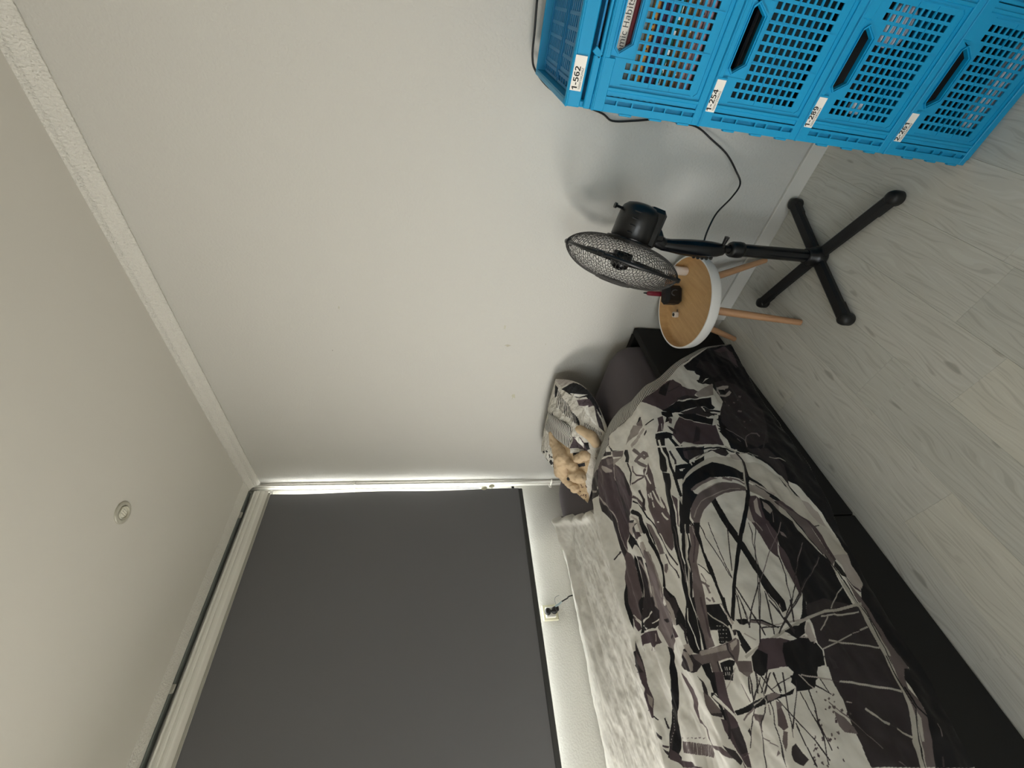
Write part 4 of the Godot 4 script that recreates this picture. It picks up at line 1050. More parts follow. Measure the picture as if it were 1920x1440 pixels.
func print_c():
	pg("m2", [1426,1056,1437,1057,1432,1109,1417,1133,1399,1154,1390,1181,1385,1205,1374,1236,1363,1262,1353,1288,1322,1278,1328,1255,1334,1232,1345,1199,1367,1172,1374,1136,1404,1105])
	pg("p", [1432,1072,1416,1108,1384,1148,1389,1150,1420,1110,1436,1074])
	pg("l", [1434,1047,1429,1077,1431,1114,1433,1113,1431,1077,1435,1048])
	pg("k", [1441,1050,1459,1057,1444,1085,1440,1113,1436,1138,1437,1173,1436,1209,1428,1221,1426,1184,1428,1158,1430,1132,1433,1097])
	pg("k", [1442,1051,1457,1057,1443,1083,1436,1134,1437,1161,1439,1187,1435,1227,1434,1271,1428,1311,1421,1302,1424,1279,1426,1255,1428,1224,1431,1182,1431,1155,1431,1126,1431,1084])
	pg("k", [1365,1257,1423,1273,1423,1287,1421,1309,1385,1298,1353,1288])
	pg("k", [1366,1257,1420,1274,1419,1310,1423,1325,1408,1342,1405,1353,1386,1354,1368,1353,1351,1339,1355,1305,1360,1281])
	pg("w", [1377,1313,1380,1315,1381,1313,1377,1312])
	pg("w", [1385,1316,1389,1317,1391,1316,1386,1315])
	pg("w", [1394,1319,1398,1320,1399,1319,1395,1318])
	pg("w", [1402,1321,1405,1322,1406,1321,1403,1320])
	pg("w", [1373,1322,1376,1323,1377,1322,1374,1321])
	pg("w", [1381,1324,1385,1325,1386,1324,1381,1323])
	pg("w", [1390,1327,1393,1328,1394,1326,1391,1325])
	pg("w", [1398,1329,1401,1330,1402,1328,1399,1328])
	pg("w", [1369,1330,1372,1331,1373,1330,1369,1328])
	pg("w", [1376,1332,1380,1333,1381,1332,1377,1331])
	pg("w", [1385,1334,1389,1335,1390,1334,1386,1333])
	pg("w", [1394,1337,1397,1338,1398,1336,1395,1335])
	pg("w", [1365,1338,1368,1339,1369,1338,1366,1337])
	pg("w", [1373,1340,1376,1341,1377,1339,1373,1339])
	pg("w", [1381,1342,1384,1343,1385,1342,1382,1341])
	pg("w", [1389,1344,1394,1345,1394,1344,1390,1343])
	pg("w", [1361,1346,1365,1347,1365,1345,1362,1345])
	pg("w", [1369,1348,1372,1349,1373,1347,1369,1347])
	pg("w", [1376,1350,1380,1351,1381,1350,1377,1349])
	pg("w", [1385,1352,1389,1353,1390,1352,1386,1351])
	pg("w", [1355,1316,1374,1322,1364,1344,1361,1354,1342,1352,1348,1332])
	pg("s", [1361,1276,1374,1292,1395,1311,1409,1328,1412,1327,1399,1310,1378,1291,1364,1275])
	pg("w", [1416,1273,1421,1297,1426,1319,1430,1318,1427,1296,1421,1272])
	pg("l", [1421,1288,1425,1324,1433,1323,1429,1287])
	pg("w", [1411,1322,1408,1343,1407,1355,1414,1355,1415,1343,1416,1322])
	pg("q", [1417,1334,1430,1336,1424,1346,1416,1346])
	pg("k", [1454,1266,1462,1269,1449,1294,1436,1319,1432,1315,1441,1292])
	pg("k", [1430,1259,1438,1262,1432,1289,1432,1307,1429,1314,1425,1291])
	pg("k", [929,1088,942,1093,943,1126,944,1162,933,1198,929,1166,926,1115])
	pg("p2", [942,1093,1050,1130,1035,1163,982,1187,947,1154,949,1125])
	pg("q", [1070,1136,1047,1183,983,1199,1040,1216,1062,1190,1093,1145])
	pg("q", [1055,1131,1122,1154,1106,1176,1128,1197,1095,1231,1067,1235,976,1215,1019,1191,1044,1164])
	pg("k", [1048,1129,996,1170,963,1219,974,1222,1035,1181,1056,1132])
	pg("w", [946,1156,972,1188,978,1187,950,1155])
	pg("w", [1073,1181,1053,1193,1009,1198,1028,1204,1056,1196,1077,1185])
	pg("w", [985,1202,1034,1225,1043,1224,996,1202])
	pg("w", [1065,1218,1110,1219,1107,1215,1064,1215])
	pg("w", [968,1225,1060,1234,1080,1241,1083,1237,1060,1229,966,1220])
	pg("p", [946,1163,972,1193,972,1207,955,1211,940,1189])
	pg("p", [958,1226,981,1222,1080,1241,1079,1258,1085,1278,1062,1277,1053,1283,1032,1276,1000,1257,963,1252,954,1257])
	pg("w", [1078,1239,1081,1259,1097,1290,1106,1290,1088,1259,1085,1240])
	pg("l", [1066,1247,1061,1268,1065,1269,1070,1247])
	pg("m", [1152,1164,1220,1186,1200,1203,1220,1226,1221,1256,1215,1278,1177,1293,1137,1312,1110,1301,1098,1265,1087,1237,1112,1213,1147,1195])
	pg("q", [1145,1228,1193,1237,1194,1247,1157,1241])
	pg("p", [1213,1265,1223,1276,1233,1298,1198,1294,1206,1283])
	pg("q", [1214,1206,1226,1231,1218,1261,1148,1283,1159,1286,1225,1262,1231,1231,1220,1207])
	pg("l", [1220,1186,1230,1194,1249,1221,1244,1258,1238,1270,1221,1262,1223,1222])
	pg("p", [1215,1206,1228,1235,1225,1260,1229,1260,1231,1235,1220,1207])
	pg("k", [1229,1189,1258,1200,1262,1236,1271,1266,1257,1300,1255,1289,1249,1270,1240,1271,1245,1256,1255,1247,1250,1218])
	pg("q", [1232,1191,1261,1201,1263,1235,1250,1245,1244,1217])
	pg("q", [1248,1271,1254,1290,1250,1308,1249,1321,1255,1322,1255,1309,1260,1290,1254,1270])
	pg("k", [1307,1217,1325,1223,1319,1237,1320,1277,1308,1321,1301,1349,1286,1350,1279,1353,1258,1344,1256,1323,1257,1300,1272,1265,1288,1241])
	pg("w", [1296,1242,1282,1272,1286,1309,1284,1345,1288,1345,1291,1309,1287,1272,1301,1244])
	pg("w", [1320,1222,1317,1244,1318,1279,1311,1315,1295,1348,1301,1349,1317,1316,1324,1280,1323,1245,1327,1223])
	pg("k", [1327,1224,1337,1227,1330,1250,1322,1273,1322,1305,1318,1328,1313,1351,1303,1350,1312,1315,1319,1279,1323,1252])
	pg("m2", [1337,1227,1372,1239,1365,1260,1360,1283,1355,1305,1349,1328,1344,1350,1313,1351,1320,1317,1323,1277,1330,1252])
	pg("p", [1355,1235,1348,1277,1344,1304,1340,1330,1347,1331,1351,1305,1355,1278,1362,1235])
	pg("m2", [1253,1348,1279,1353,1288,1348,1342,1353,1385,1355,1417,1351,1425,1358,1412,1380,1398,1401,1378,1385,1323,1383,1276,1377,1254,1364])
	pg("l2", [1285,1348,1342,1354,1383,1357,1379,1369,1336,1364,1286,1359])
	pg("q", [1385,1355,1391,1355,1385,1372,1394,1386,1393,1394,1382,1383,1378,1367])
	pg("l", [1394,1358,1420,1354,1414,1364,1395,1374,1392,1371])
	pg("q", [1228,1329,1247,1330,1259,1359,1277,1376,1256,1389,1243,1388,1177,1368,1160,1355,1206,1344])
	pg("l2", [1225,1331,1246,1341,1252,1370,1246,1384,1227,1385,1232,1362,1215,1339])
	pg("l", [1237,1321,1254,1321,1262,1345,1250,1349,1238,1330])
	pg("k", [1274,1377,1308,1380,1305,1403,1302,1424,1294,1443,1286,1442,1287,1414,1280,1403,1276,1386])
	pg("m2", [1309,1377,1335,1380,1337,1398,1332,1429,1328,1450,1297,1444,1307,1418,1308,1392])
	pg("q", [1331,1383,1330,1407,1326,1428,1322,1449,1326,1449,1330,1428,1334,1407,1336,1383])
	pg("k", [1341,1389,1371,1388,1392,1396,1375,1403,1359,1430,1336,1423,1340,1402])
	pg("w", [1351,1399,1348,1405,1350,1406,1353,1399])
	pg("w", [1358,1400,1355,1407,1357,1407,1360,1401])
	pg("w", [1365,1402,1362,1408,1364,1409,1367,1402])
	pg("w", [1345,1409,1342,1415,1344,1416,1347,1409])
	pg("w", [1352,1410,1349,1417,1351,1417,1354,1411])
	pg("w", [1359,1412,1355,1418,1357,1419,1361,1412])
	pg("l", [1377,1407,1357,1422,1329,1441,1331,1442,1358,1423,1380,1408])
	pg("k", [1102,1293,1134,1310,1118,1336,1116,1365,1102,1387,1095,1412,1062,1406,1082,1370,1086,1346,1098,1322])
	pg("k", [1083,1356,1116,1363,1104,1394,1095,1412,1076,1443,1040,1462,1018,1483,1011,1505,995,1523,970,1537,979,1545,972,1553,964,1549,944,1545,934,1540,948,1514,958,1493,971,1471,992,1442,1037,1415,1077,1389])
	pg("q", [979,1466,957,1500,944,1525,951,1527,966,1502,992,1468])
	pg("l", [1006,1434,1005,1437,1013,1437,1011,1434])
	pg("l", [1000,1441,1001,1444,1006,1444,1007,1442])
	pg("l", [996,1448,996,1450,1001,1450,1001,1448])
	pg("l", [992,1455,992,1458,997,1458,996,1455])
	pg("l", [988,1462,988,1464,993,1464,992,1462])
	pg("l", [984,1468,984,1471,989,1471,988,1468])
	pg("l", [980,1475,980,1478,984,1478,984,1475])
	pg("l", [977,1482,977,1485,981,1484,981,1482])
	pg("l", [970,1488,970,1491,974,1491,973,1488])
	pg("l", [965,1495,964,1497,968,1497,968,1494])
	pg("l", [959,1501,959,1504,962,1503,962,1501])
	pg("l", [954,1507,954,1510,957,1510,957,1507])
	pg("l", [950,1514,950,1516,952,1516,952,1514])
	pg("p", [945,1521,970,1537,973,1551,1025,1558,1097,1573,1022,1570,970,1566,959,1554,938,1545,938,1536])
	pg("q", [957,1452,958,1465,960,1478,965,1478,962,1465,961,1451])
	pg("q", [923,1232,929,1254,934,1284,935,1311,929,1349,933,1384,912,1380,918,1348,763,1301,710,1266,916,1259])
	pg("p2", [916,1259,926,1278,933,1302,929,1327,918,1314,911,1290])
	pg("p", [709,1287,932,1326,929,1361,937,1399,934,1415,922,1445,720,1406,892,1391,915,1368,897,1333])
	pg("l2", [919,1381,935,1398,929,1421,918,1409])
	pg("k", [922,1441,932,1453,935,1452,926,1440])
	pg("q", [900,1472,931,1492,928,1499,901,1487])
	pg("p", [919,1514,942,1520,945,1516,923,1510])
	pg("q", [918,1518,939,1527,939,1537,925,1527])
	pg("p2", [1147,1369,1172,1390,1189,1417,1189,1439,1159,1458,1151,1478,1169,1493,1194,1504,1177,1523,1198,1536,1253,1543,1273,1559,1279,1567,1263,1564,1233,1551,1178,1538,1167,1521,1176,1500,1143,1486,1142,1456,1162,1426,1150,1394])
	pg("m2", [1012,1513,999,1537,1010,1537,1026,1513])
	pg("m2", [1025,1514,1009,1538,1021,1539,1058,1516])
	pg("m2", [1062,1517,1020,1540,1040,1540,1075,1518])
	pg("m2", [1075,1518,1041,1541,1072,1543,1082,1519])
	pg("m2", [1083,1520,1070,1543,1080,1544,1088,1520])
	pg("m2", [1089,1521,1080,1544,1086,1545,1094,1522])
	pg("m2", [1094,1522,1086,1546,1091,1546,1099,1523])
	pg("m2", [1100,1524,1092,1547,1097,1547,1105,1524])
	pg("m2", [1106,1525,1096,1548,1102,1549,1111,1526])
	pg("m2", [1112,1526,1102,1550,1108,1550,1119,1527])
	pg("m2", [1119,1528,1107,1551,1113,1551,1127,1529])
	pg("m2", [1127,1529,1113,1552,1120,1553,1136,1530])
	pg("m2", [1136,1531,1120,1553,1127,1553,1146,1530])
	pg("m2", [1147,1532,1127,1555,1136,1555,1156,1532])
	pg("m2", [1157,1533,1136,1556,1145,1557,1168,1534])
	pg("m2", [1170,1534,1144,1557,1154,1558,1184,1536])
	pg("m", [1016,1506,1031,1508,1041,1506,1018,1504])
	pg("m", [1069,1511,1080,1511,1080,1509,1069,1509])
	pg("m", [1087,1511,1093,1513,1094,1511,1088,1510])
	pg("m", [1099,1515,1106,1515,1106,1513,1099,1513])
	pg("m", [1113,1515,1121,1516,1124,1514,1115,1513])
	pg("m", [1131,1519,1143,1518,1143,1517,1131,1517])
	pg("q", [1254,1398,1260,1412,1256,1433,1250,1458,1256,1481,1280,1491,1286,1480,1280,1468,1267,1452,1270,1430,1266,1414])
	pg("m2", [1253,1433,1271,1446,1281,1470,1283,1482,1257,1478,1250,1458])
	pg("k", [1279,1439,1287,1441,1298,1454,1293,1476,1295,1501,1281,1532,1279,1525,1283,1501,1283,1482,1285,1464,1275,1447])
	pg("l", [1277,1448,1293,1470,1309,1491,1317,1502,1326,1500,1318,1488,1302,1467,1286,1445])
	pg("p", [1275,1492,1296,1500,1281,1528,1275,1515])
	pg("m2", [1307,1401,1333,1406,1335,1424,1331,1442,1327,1460,1325,1489,1327,1492,1308,1522,1298,1495,1299,1477,1299,1458,1299,1436])
	pg("p", [1307,1401,1339,1407,1331,1438,1326,1467,1326,1487,1323,1514,1321,1543,1316,1565,1311,1585,1292,1584,1286,1556,1282,1532,1293,1507,1297,1477,1294,1445,1300,1423])
	pg("k", [1289,1397,1312,1402,1304,1429,1296,1452,1294,1445,1291,1414])
	pg("q", [1293,1477,1289,1507,1277,1532,1284,1532,1298,1507,1302,1476])
	pg("q", [1293,1515,1323,1514,1321,1543,1317,1559,1293,1562,1293,1539])
	pg("w", [1278,1447,1297,1471,1321,1497,1326,1513,1338,1532,1346,1530,1334,1511,1328,1495,1306,1468,1286,1444])
	pg("q", [1341,1524,1349,1520,1349,1530,1343,1536])
	pg("q", [1259,1540,1283,1554,1291,1572,1283,1579,1272,1566])
	pg("w", [1282,1555,1289,1570,1298,1584,1301,1584,1293,1569,1285,1554])
	pg("k", [1327,1485,1349,1483,1375,1480,1406,1477,1430,1473,1449,1473,1470,1477,1497,1470,1488,1479,1468,1481,1449,1483,1429,1486,1396,1490,1351,1493,1330,1494])
	pg("m", [1434,1472,1454,1470,1463,1478,1443,1483,1430,1483])
	pg("k", [1501,1446,1526,1446,1572,1446,1564,1458,1554,1462,1548,1473,1526,1476,1500,1476,1503,1462])
	pg("l", [1519,1447,1532,1466,1542,1475,1545,1473,1536,1465,1522,1446])
	pg("l", [1524,1449,1564,1457,1597,1464,1599,1461,1566,1454,1526,1446])
	pg("k", [1435,1428,1454,1432,1447,1437,1439,1437])
	pg("m", [1403,1421,1421,1425,1413,1433,1405,1430])
	pg("q", [1413,1431,1409,1449,1400,1470,1387,1491,1365,1505,1349,1527,1328,1554,1331,1554,1351,1527,1368,1506,1390,1491,1403,1471,1412,1449,1415,1431])
	pg("q", [1430,1427,1426,1443,1427,1470,1426,1480,1412,1500,1390,1518,1376,1542,1361,1568,1353,1589,1355,1589,1364,1568,1378,1543,1394,1519,1415,1500,1429,1480,1430,1469,1428,1443,1432,1427])
	pg("q", [1439,1437,1445,1457,1452,1472,1454,1471,1447,1455,1442,1437])
	pg("q", [1454,1432,1443,1455,1431,1469,1433,1470,1446,1456,1456,1432])
	pg("q", [1463,1434,1444,1450,1447,1451,1464,1435])
	pg("q", [1435,1438,1415,1458,1399,1475,1402,1476,1418,1458,1437,1439])
	pg("q", [1466,1437,1466,1458,1466,1471,1469,1471,1469,1457,1468,1436])
	pg("q", [1487,1438,1478,1462,1469,1487,1462,1508,1458,1528,1449,1549,1450,1549,1460,1528,1464,1508,1471,1487,1481,1462,1490,1438])
	pg("q", [1508,1456,1495,1480,1476,1505,1466,1520,1456,1535,1458,1536,1468,1521,1478,1505,1497,1480,1510,1456])
	pg("q", [1451,1482,1463,1508,1474,1533,1481,1546,1488,1560,1492,1576,1498,1593,1500,1591,1495,1575,1490,1559,1483,1546,1476,1532,1465,1507,1453,1482])
	pg("q", [1466,1527,1465,1553,1466,1569,1466,1584,1467,1599,1469,1598,1469,1584,1468,1569,1467,1553,1469,1527])
	pg("q", [1504,1478,1505,1496,1506,1514,1509,1539,1507,1554,1502,1569,1496,1584,1491,1598,1493,1598,1498,1584,1504,1569,1510,1554,1513,1539,1508,1513,1507,1495,1506,1477])
	pg("q", [1526,1476,1522,1501,1516,1518,1510,1534,1510,1549,1510,1564,1510,1578,1513,1578,1513,1563,1513,1548,1514,1533,1519,1517,1525,1501,1529,1476])
	pg("q", [1569,1459,1575,1486,1577,1485,1572,1458])
	pg("q", [1549,1469,1578,1489,1580,1488,1552,1467])
	pg("q", [1433,1482,1432,1498,1422,1523,1420,1542,1416,1558,1409,1575,1404,1593,1405,1593,1412,1576,1418,1558,1422,1542,1424,1522,1434,1498,1436,1482])
	pg("q", [1503,1448,1476,1454,1450,1464,1450,1465,1476,1456,1503,1449])
	pg("s", [1429,1472,1411,1479,1391,1483,1392,1486,1412,1481,1430,1474])
	pg("m", [1387,1487,1355,1495,1339,1504,1342,1506,1357,1498,1389,1490])
	pg("m", [1320,1561,1301,1566,1301,1567,1321,1562])
	pg("s", [1425,1477,1426,1482,1418,1491,1420,1492,1429,1483,1427,1476])
	pg("w", [1389,1491,1391,1502,1393,1501,1392,1491])
	pg("p2", [1441,1500,1453,1497,1452,1518,1449,1532,1435,1536,1428,1526])
	pg("m", [1448,1485,1459,1492,1451,1499,1441,1500])
	pg("m2", [1434,1536,1443,1539,1429,1559,1419,1568,1422,1553])
	pg("q", [1437,1563,1449,1559,1454,1575,1460,1586,1443,1594,1429,1585,1428,1575])
	pg("m2", [1376,1497,1407,1504,1394,1516,1376,1509])
	pg("p2", [1377,1499,1388,1501,1377,1511])
	pg("m", [1405,1564,1407,1570,1393,1574])
	pg("m", [1377,1457,1381,1477,1385,1476,1381,1456])
	pg("m", [1375,1440,1379,1461,1382,1461,1378,1440])
	pg("m", [1389,1506,1384,1532,1388,1532,1392,1506])
	pg("m", [1427,1488,1422,1506,1424,1506,1429,1488])
	pg("m", [1377,1541,1393,1549,1396,1548,1380,1540])
	pg("m", [1391,1551,1409,1560,1411,1559,1394,1550])
	pg("m", [997,1269,985,1277,989,1278,1003,1270])
	pg("m", [1051,1284,1004,1297,1010,1298,1054,1285])
	pg("m", [953,1261,954,1270,956,1270,955,1261])


# ------------------------------------------------------------------ pillow and soft toy
const PA := Vector3(1.128, 0.800, 0.060)
const PB := Vector3(0.532, 0.765, 0.085)
const PC_ := Vector3(0.660, 0.605, 0.520)
const PD := Vector3(1.128, 0.605, 0.400)
func pbase(s: float, t: float) -> Vector3:
	return PA.lerp(PB, s).lerp(PD.lerp(PC_, s), t) + Vector3(0.085, -0.01, -0.02) * (sin(PI * t) * (1.0 - s) * (1.0 - s))
func pnormal() -> Vector3:
	return ((PB + PC_ - PA - PD) * 0.5).cross((PC_ + PD - PA - PB) * 0.5).normalized()
func pth(s: float, t: float) -> float:
	return sqrt(maxf(0.0, 1.0 - pow(absf(2 * s - 1), 3.0))) * sqrt(maxf(0.0, 1.0 - pow(absf(2 * t - 1), 2.6)))
func ptop(s: float, t: float) -> Vector3:
	return pbase(s, t) + pnormal() * (0.062 * pth(s, t) - 0.012 * gs(s, 0.42, 0.05) * pth(s, t) + 0.01 * gs(s, 0.3, 0.06) * pth(s, t))

func build_pillow():
	var im := Image.create(512, 512, false, Image.FORMAT_RGB8); im.fill(PC.w2)
	paint_pillow(im)
	var nn := noise(7.0, 9, 3)
	var m := mat(Color.WHITE, 0.85); m.albedo_texture = ImageTexture.create_from_image(im)
	m.heightmap_enabled = true; m.heightmap_texture = noise_tex(512, 0.02, 51, 4); m.heightmap_scale = 1.0
	var top := []; var bot := []; var uv := []
	var n := 56
	for i in n + 1:
		var a := []; var b := []; var c := []
		for j in n + 1:
			var s := float(i) / n; var t := float(j) / n
			var e := pth(s, t)
			var w := 0.010 * nn.get_noise_2d(s * 1.4, t * 1.2) * e
			a.append(ptop(s, t) + pnormal() * w)
			var bb := pbase(s, t) - pnormal() * 0.045 * e
			bb.y = maxf(bb.y, 0.588); bb.z = maxf(bb.z, 0.012)
			b.append(bb); c.append(Vector2(s, t))
		top.append(a); bot.append(b); uv.append(c)
	var pi_ := base("pillow"); tag(pi_, "crumpled printed pillow with striped turn-back leaning against the wall", "pillow")
	var st := mb(); grid(st, top, uv, true); put(st, "pillowcase", m, pi_)
	st = mb(); grid(st, bot, uv, false); put(st, "underside", mat(rgb(120, 112, 112), 0.9), pi_)
	# striped turn-back flap lying on the case
	st = mb(); var fr := []; var fu := []
	for i in 25:
		var r := []; var u := []
		for j in 17:
			var s := 0.34 + 0.22 * i / 24.0; var t := 0.10 + 0.50 * j / 16.0
			var h := 0.004 + 0.020 * sqrt(maxf(0.0, sin(PI * i / 24.0))) * sqrt(maxf(0.02, sin(PI * j / 16.0)))
			r.append(ptop(s - 0.06 * j / 16.0, t) + pnormal() * h); u.append(Vector2((t * 0.44 - s * 0.25) / 0.0105, s))
		fr.append(r); fu.append(u)
	grid(st, fr, fu, true); put(st, "striped_flap", M.stripe, pi_)

func cap_dist(p: Vector3, a: Vector3, b: Vector3, ra: float, rb: float) -> float:
	var ab := b - a
	var t := clampf((p - a).dot(ab) / maxf(ab.length_squared(), 1e-9), 0.0, 1.0)
	return (p - a - ab * t).length() - lerpf(ra, rb, t)

func blob(caps: Array, cell: float, k: float, nz: FastNoiseLite, amp: float) -> Array:   # surface nets over a smooth union of capsules; returns triangles
	var lo := Vector3.ONE * 1e9; var hi := -lo
	for c in caps:
		for e in [[c[0], c[2]], [c[1], c[3]]]:
			var r: Vector3 = Vector3.ONE * (e[1] + 0.02)
			lo = lo.min(e[0] - r); hi = hi.max(e[0] + r)
	var nx := int((hi.x - lo.x) / cell) + 2; var ny := int((hi.y - lo.y) / cell) + 2; var nz_ := int((hi.z - lo.z) / cell) + 2
	var f := PackedFloat32Array(); f.resize(nx * ny * nz_)
	var idx := func(x: int, y: int, z: int): return (x * ny + y) * nz_ + z
	for x in nx:
		for y in ny:
			for z in nz_:
				var p := lo + Vector3(x, y, z) * cell
				var d := 1e3
				for c in caps:
					var e := cap_dist(p, c[0], c[1], c[2], c[3])
					var h := clampf(0.5 + 0.5 * (d - e) / k, 0.0, 1.0)
					d = lerpf(d, e, h) - k * h * (1.0 - h)
				if absf(d) < 0.05: d += amp * nz.get_noise_3dv(p)
				f[(x * ny + y) * nz_ + z] = d
	var vert := {}
	for x in nx - 1:
		for y in ny - 1:
			for z in nz_ - 1:
				var s := Vector3.ZERO; var cnt := 0
				for e in EDGES:
					var a: Vector3i = e[0]; var b: Vector3i = e[1]
					var fa := f[((x + a.x) * ny + y + a.y) * nz_ + z + a.z]; var fb := f[((x + b.x) * ny + y + b.y) * nz_ + z + b.z]
					if (fa < 0.0) != (fb < 0.0):
						s += Vector3(a).lerp(Vector3(b), fa / (fa - fb)); cnt += 1
				if cnt: vert[Vector3i(x, y, z)] = lo + (Vector3(x, y, z) + s / cnt) * cell
	var tris := []
	for x in range(1, nx - 1):
		for y in range(1, ny - 1):
			for z in range(1, nz_ - 1):
				var f0 := f[(x * ny + y) * nz_ + z]
				for ax in 3:
					var o := Vector3i.ZERO; o[ax] = 1
					var f1 := f[((x + o.x) * ny + y + o.y) * nz_ + z + o.z]
					if (f0 < 0.0) == (f1 < 0.0): continue
					var u := Vector3i.ZERO; u[(ax + 1) % 3] = 1
					var v := Vector3i.ZERO; v[(ax + 2) % 3] = 1
					var c := Vector3i(x, y, z)
					var q := [c - u - v, c - v, c, c - u]
					if f0 >= 0.0: q.reverse()
					if q.all(func(w): return vert.has(w)):
						tris.append_array([vert[q[0]], vert[q[2]], vert[q[1]], vert[q[0]], vert[q[3]], vert[q[2]]])
	return tris
const EDGES := [[Vector3i(0, 0, 0), Vector3i(1, 0, 0)], [Vector3i(0, 1, 0), Vector3i(1, 1, 0)], [Vector3i(0, 0, 1), Vector3i(1, 0, 1)], [Vector3i(0, 1, 1), Vector3i(1, 1, 1)],
	[Vector3i(0, 0, 0), Vector3i(0, 1, 0)], [Vector3i(1, 0, 0), Vector3i(1, 1, 0)], [Vector3i(0, 0, 1), Vector3i(0, 1, 1)], [Vector3i(1, 0, 1), Vector3i(1, 1, 1)],
	[Vector3i(0, 0, 0), Vector3i(0, 0, 1)], [Vector3i(1, 0, 0), Vector3i(1, 0, 1)], [Vector3i(0, 1, 0), Vector3i(0, 1, 1)], [Vector3i(1, 1, 0), Vector3i(1, 1, 1)]]

func on_pillow(s: float, t: float, h: float) -> Vector3: return ptop(s, t) + pnormal() * h

func build_toy():
	var toy := base("soft_toy"); tag(toy, "crumpled beige plush toy lying on the printed pillow", "plush toy")
	var nz := noise(38.0, 3, 3)
	var caps := TOY_CAPS
	var cc := []
	for c in caps: cc.append([on_pillow(c[0], c[1], c[4] * 0.35), on_pillow(c[2], c[3], c[5] * 0.35), c[4], c[5]])
	var plush := mat(rgb(194, 170, 138), 0.95); plush.vertex_color_use_as_albedo = true
	plush.rim_enabled = true; plush.rim = 0.3
	var st := mb(); st.set_smooth_group(0)
	for p in blob(cc, 0.0055, 0.012, nz, 0.007):
		st.add_vertex(p)
	put(st, "plush_body", plush, toy)
	st = mb(); st.set_smooth_group(0)
	var a2 := []
	for c in TOY_ARM: a2.append([on_pillow(c[0], c[1], c[4] * 0.5), on_pillow(c[2], c[3], c[5] * 0.5), c[4], c[5]])
	for p in blob(a2, 0.0065, 0.012, nz, 0.004): st.add_vertex(p)
	put(st, "plush_arm", plush, toy)
	st = mb(); st.set_smooth_group(0)
	for p in blob([[on_pillow(EYE.x, EYE.y, 0.048), on_pillow(EYE.x + 0.004, EYE.y + 0.005, 0.048), 0.008, 0.008]], 0.003, 0.002, nz, 0.0): st.add_vertex(p)
	put(st, "eye", M.black, toy)

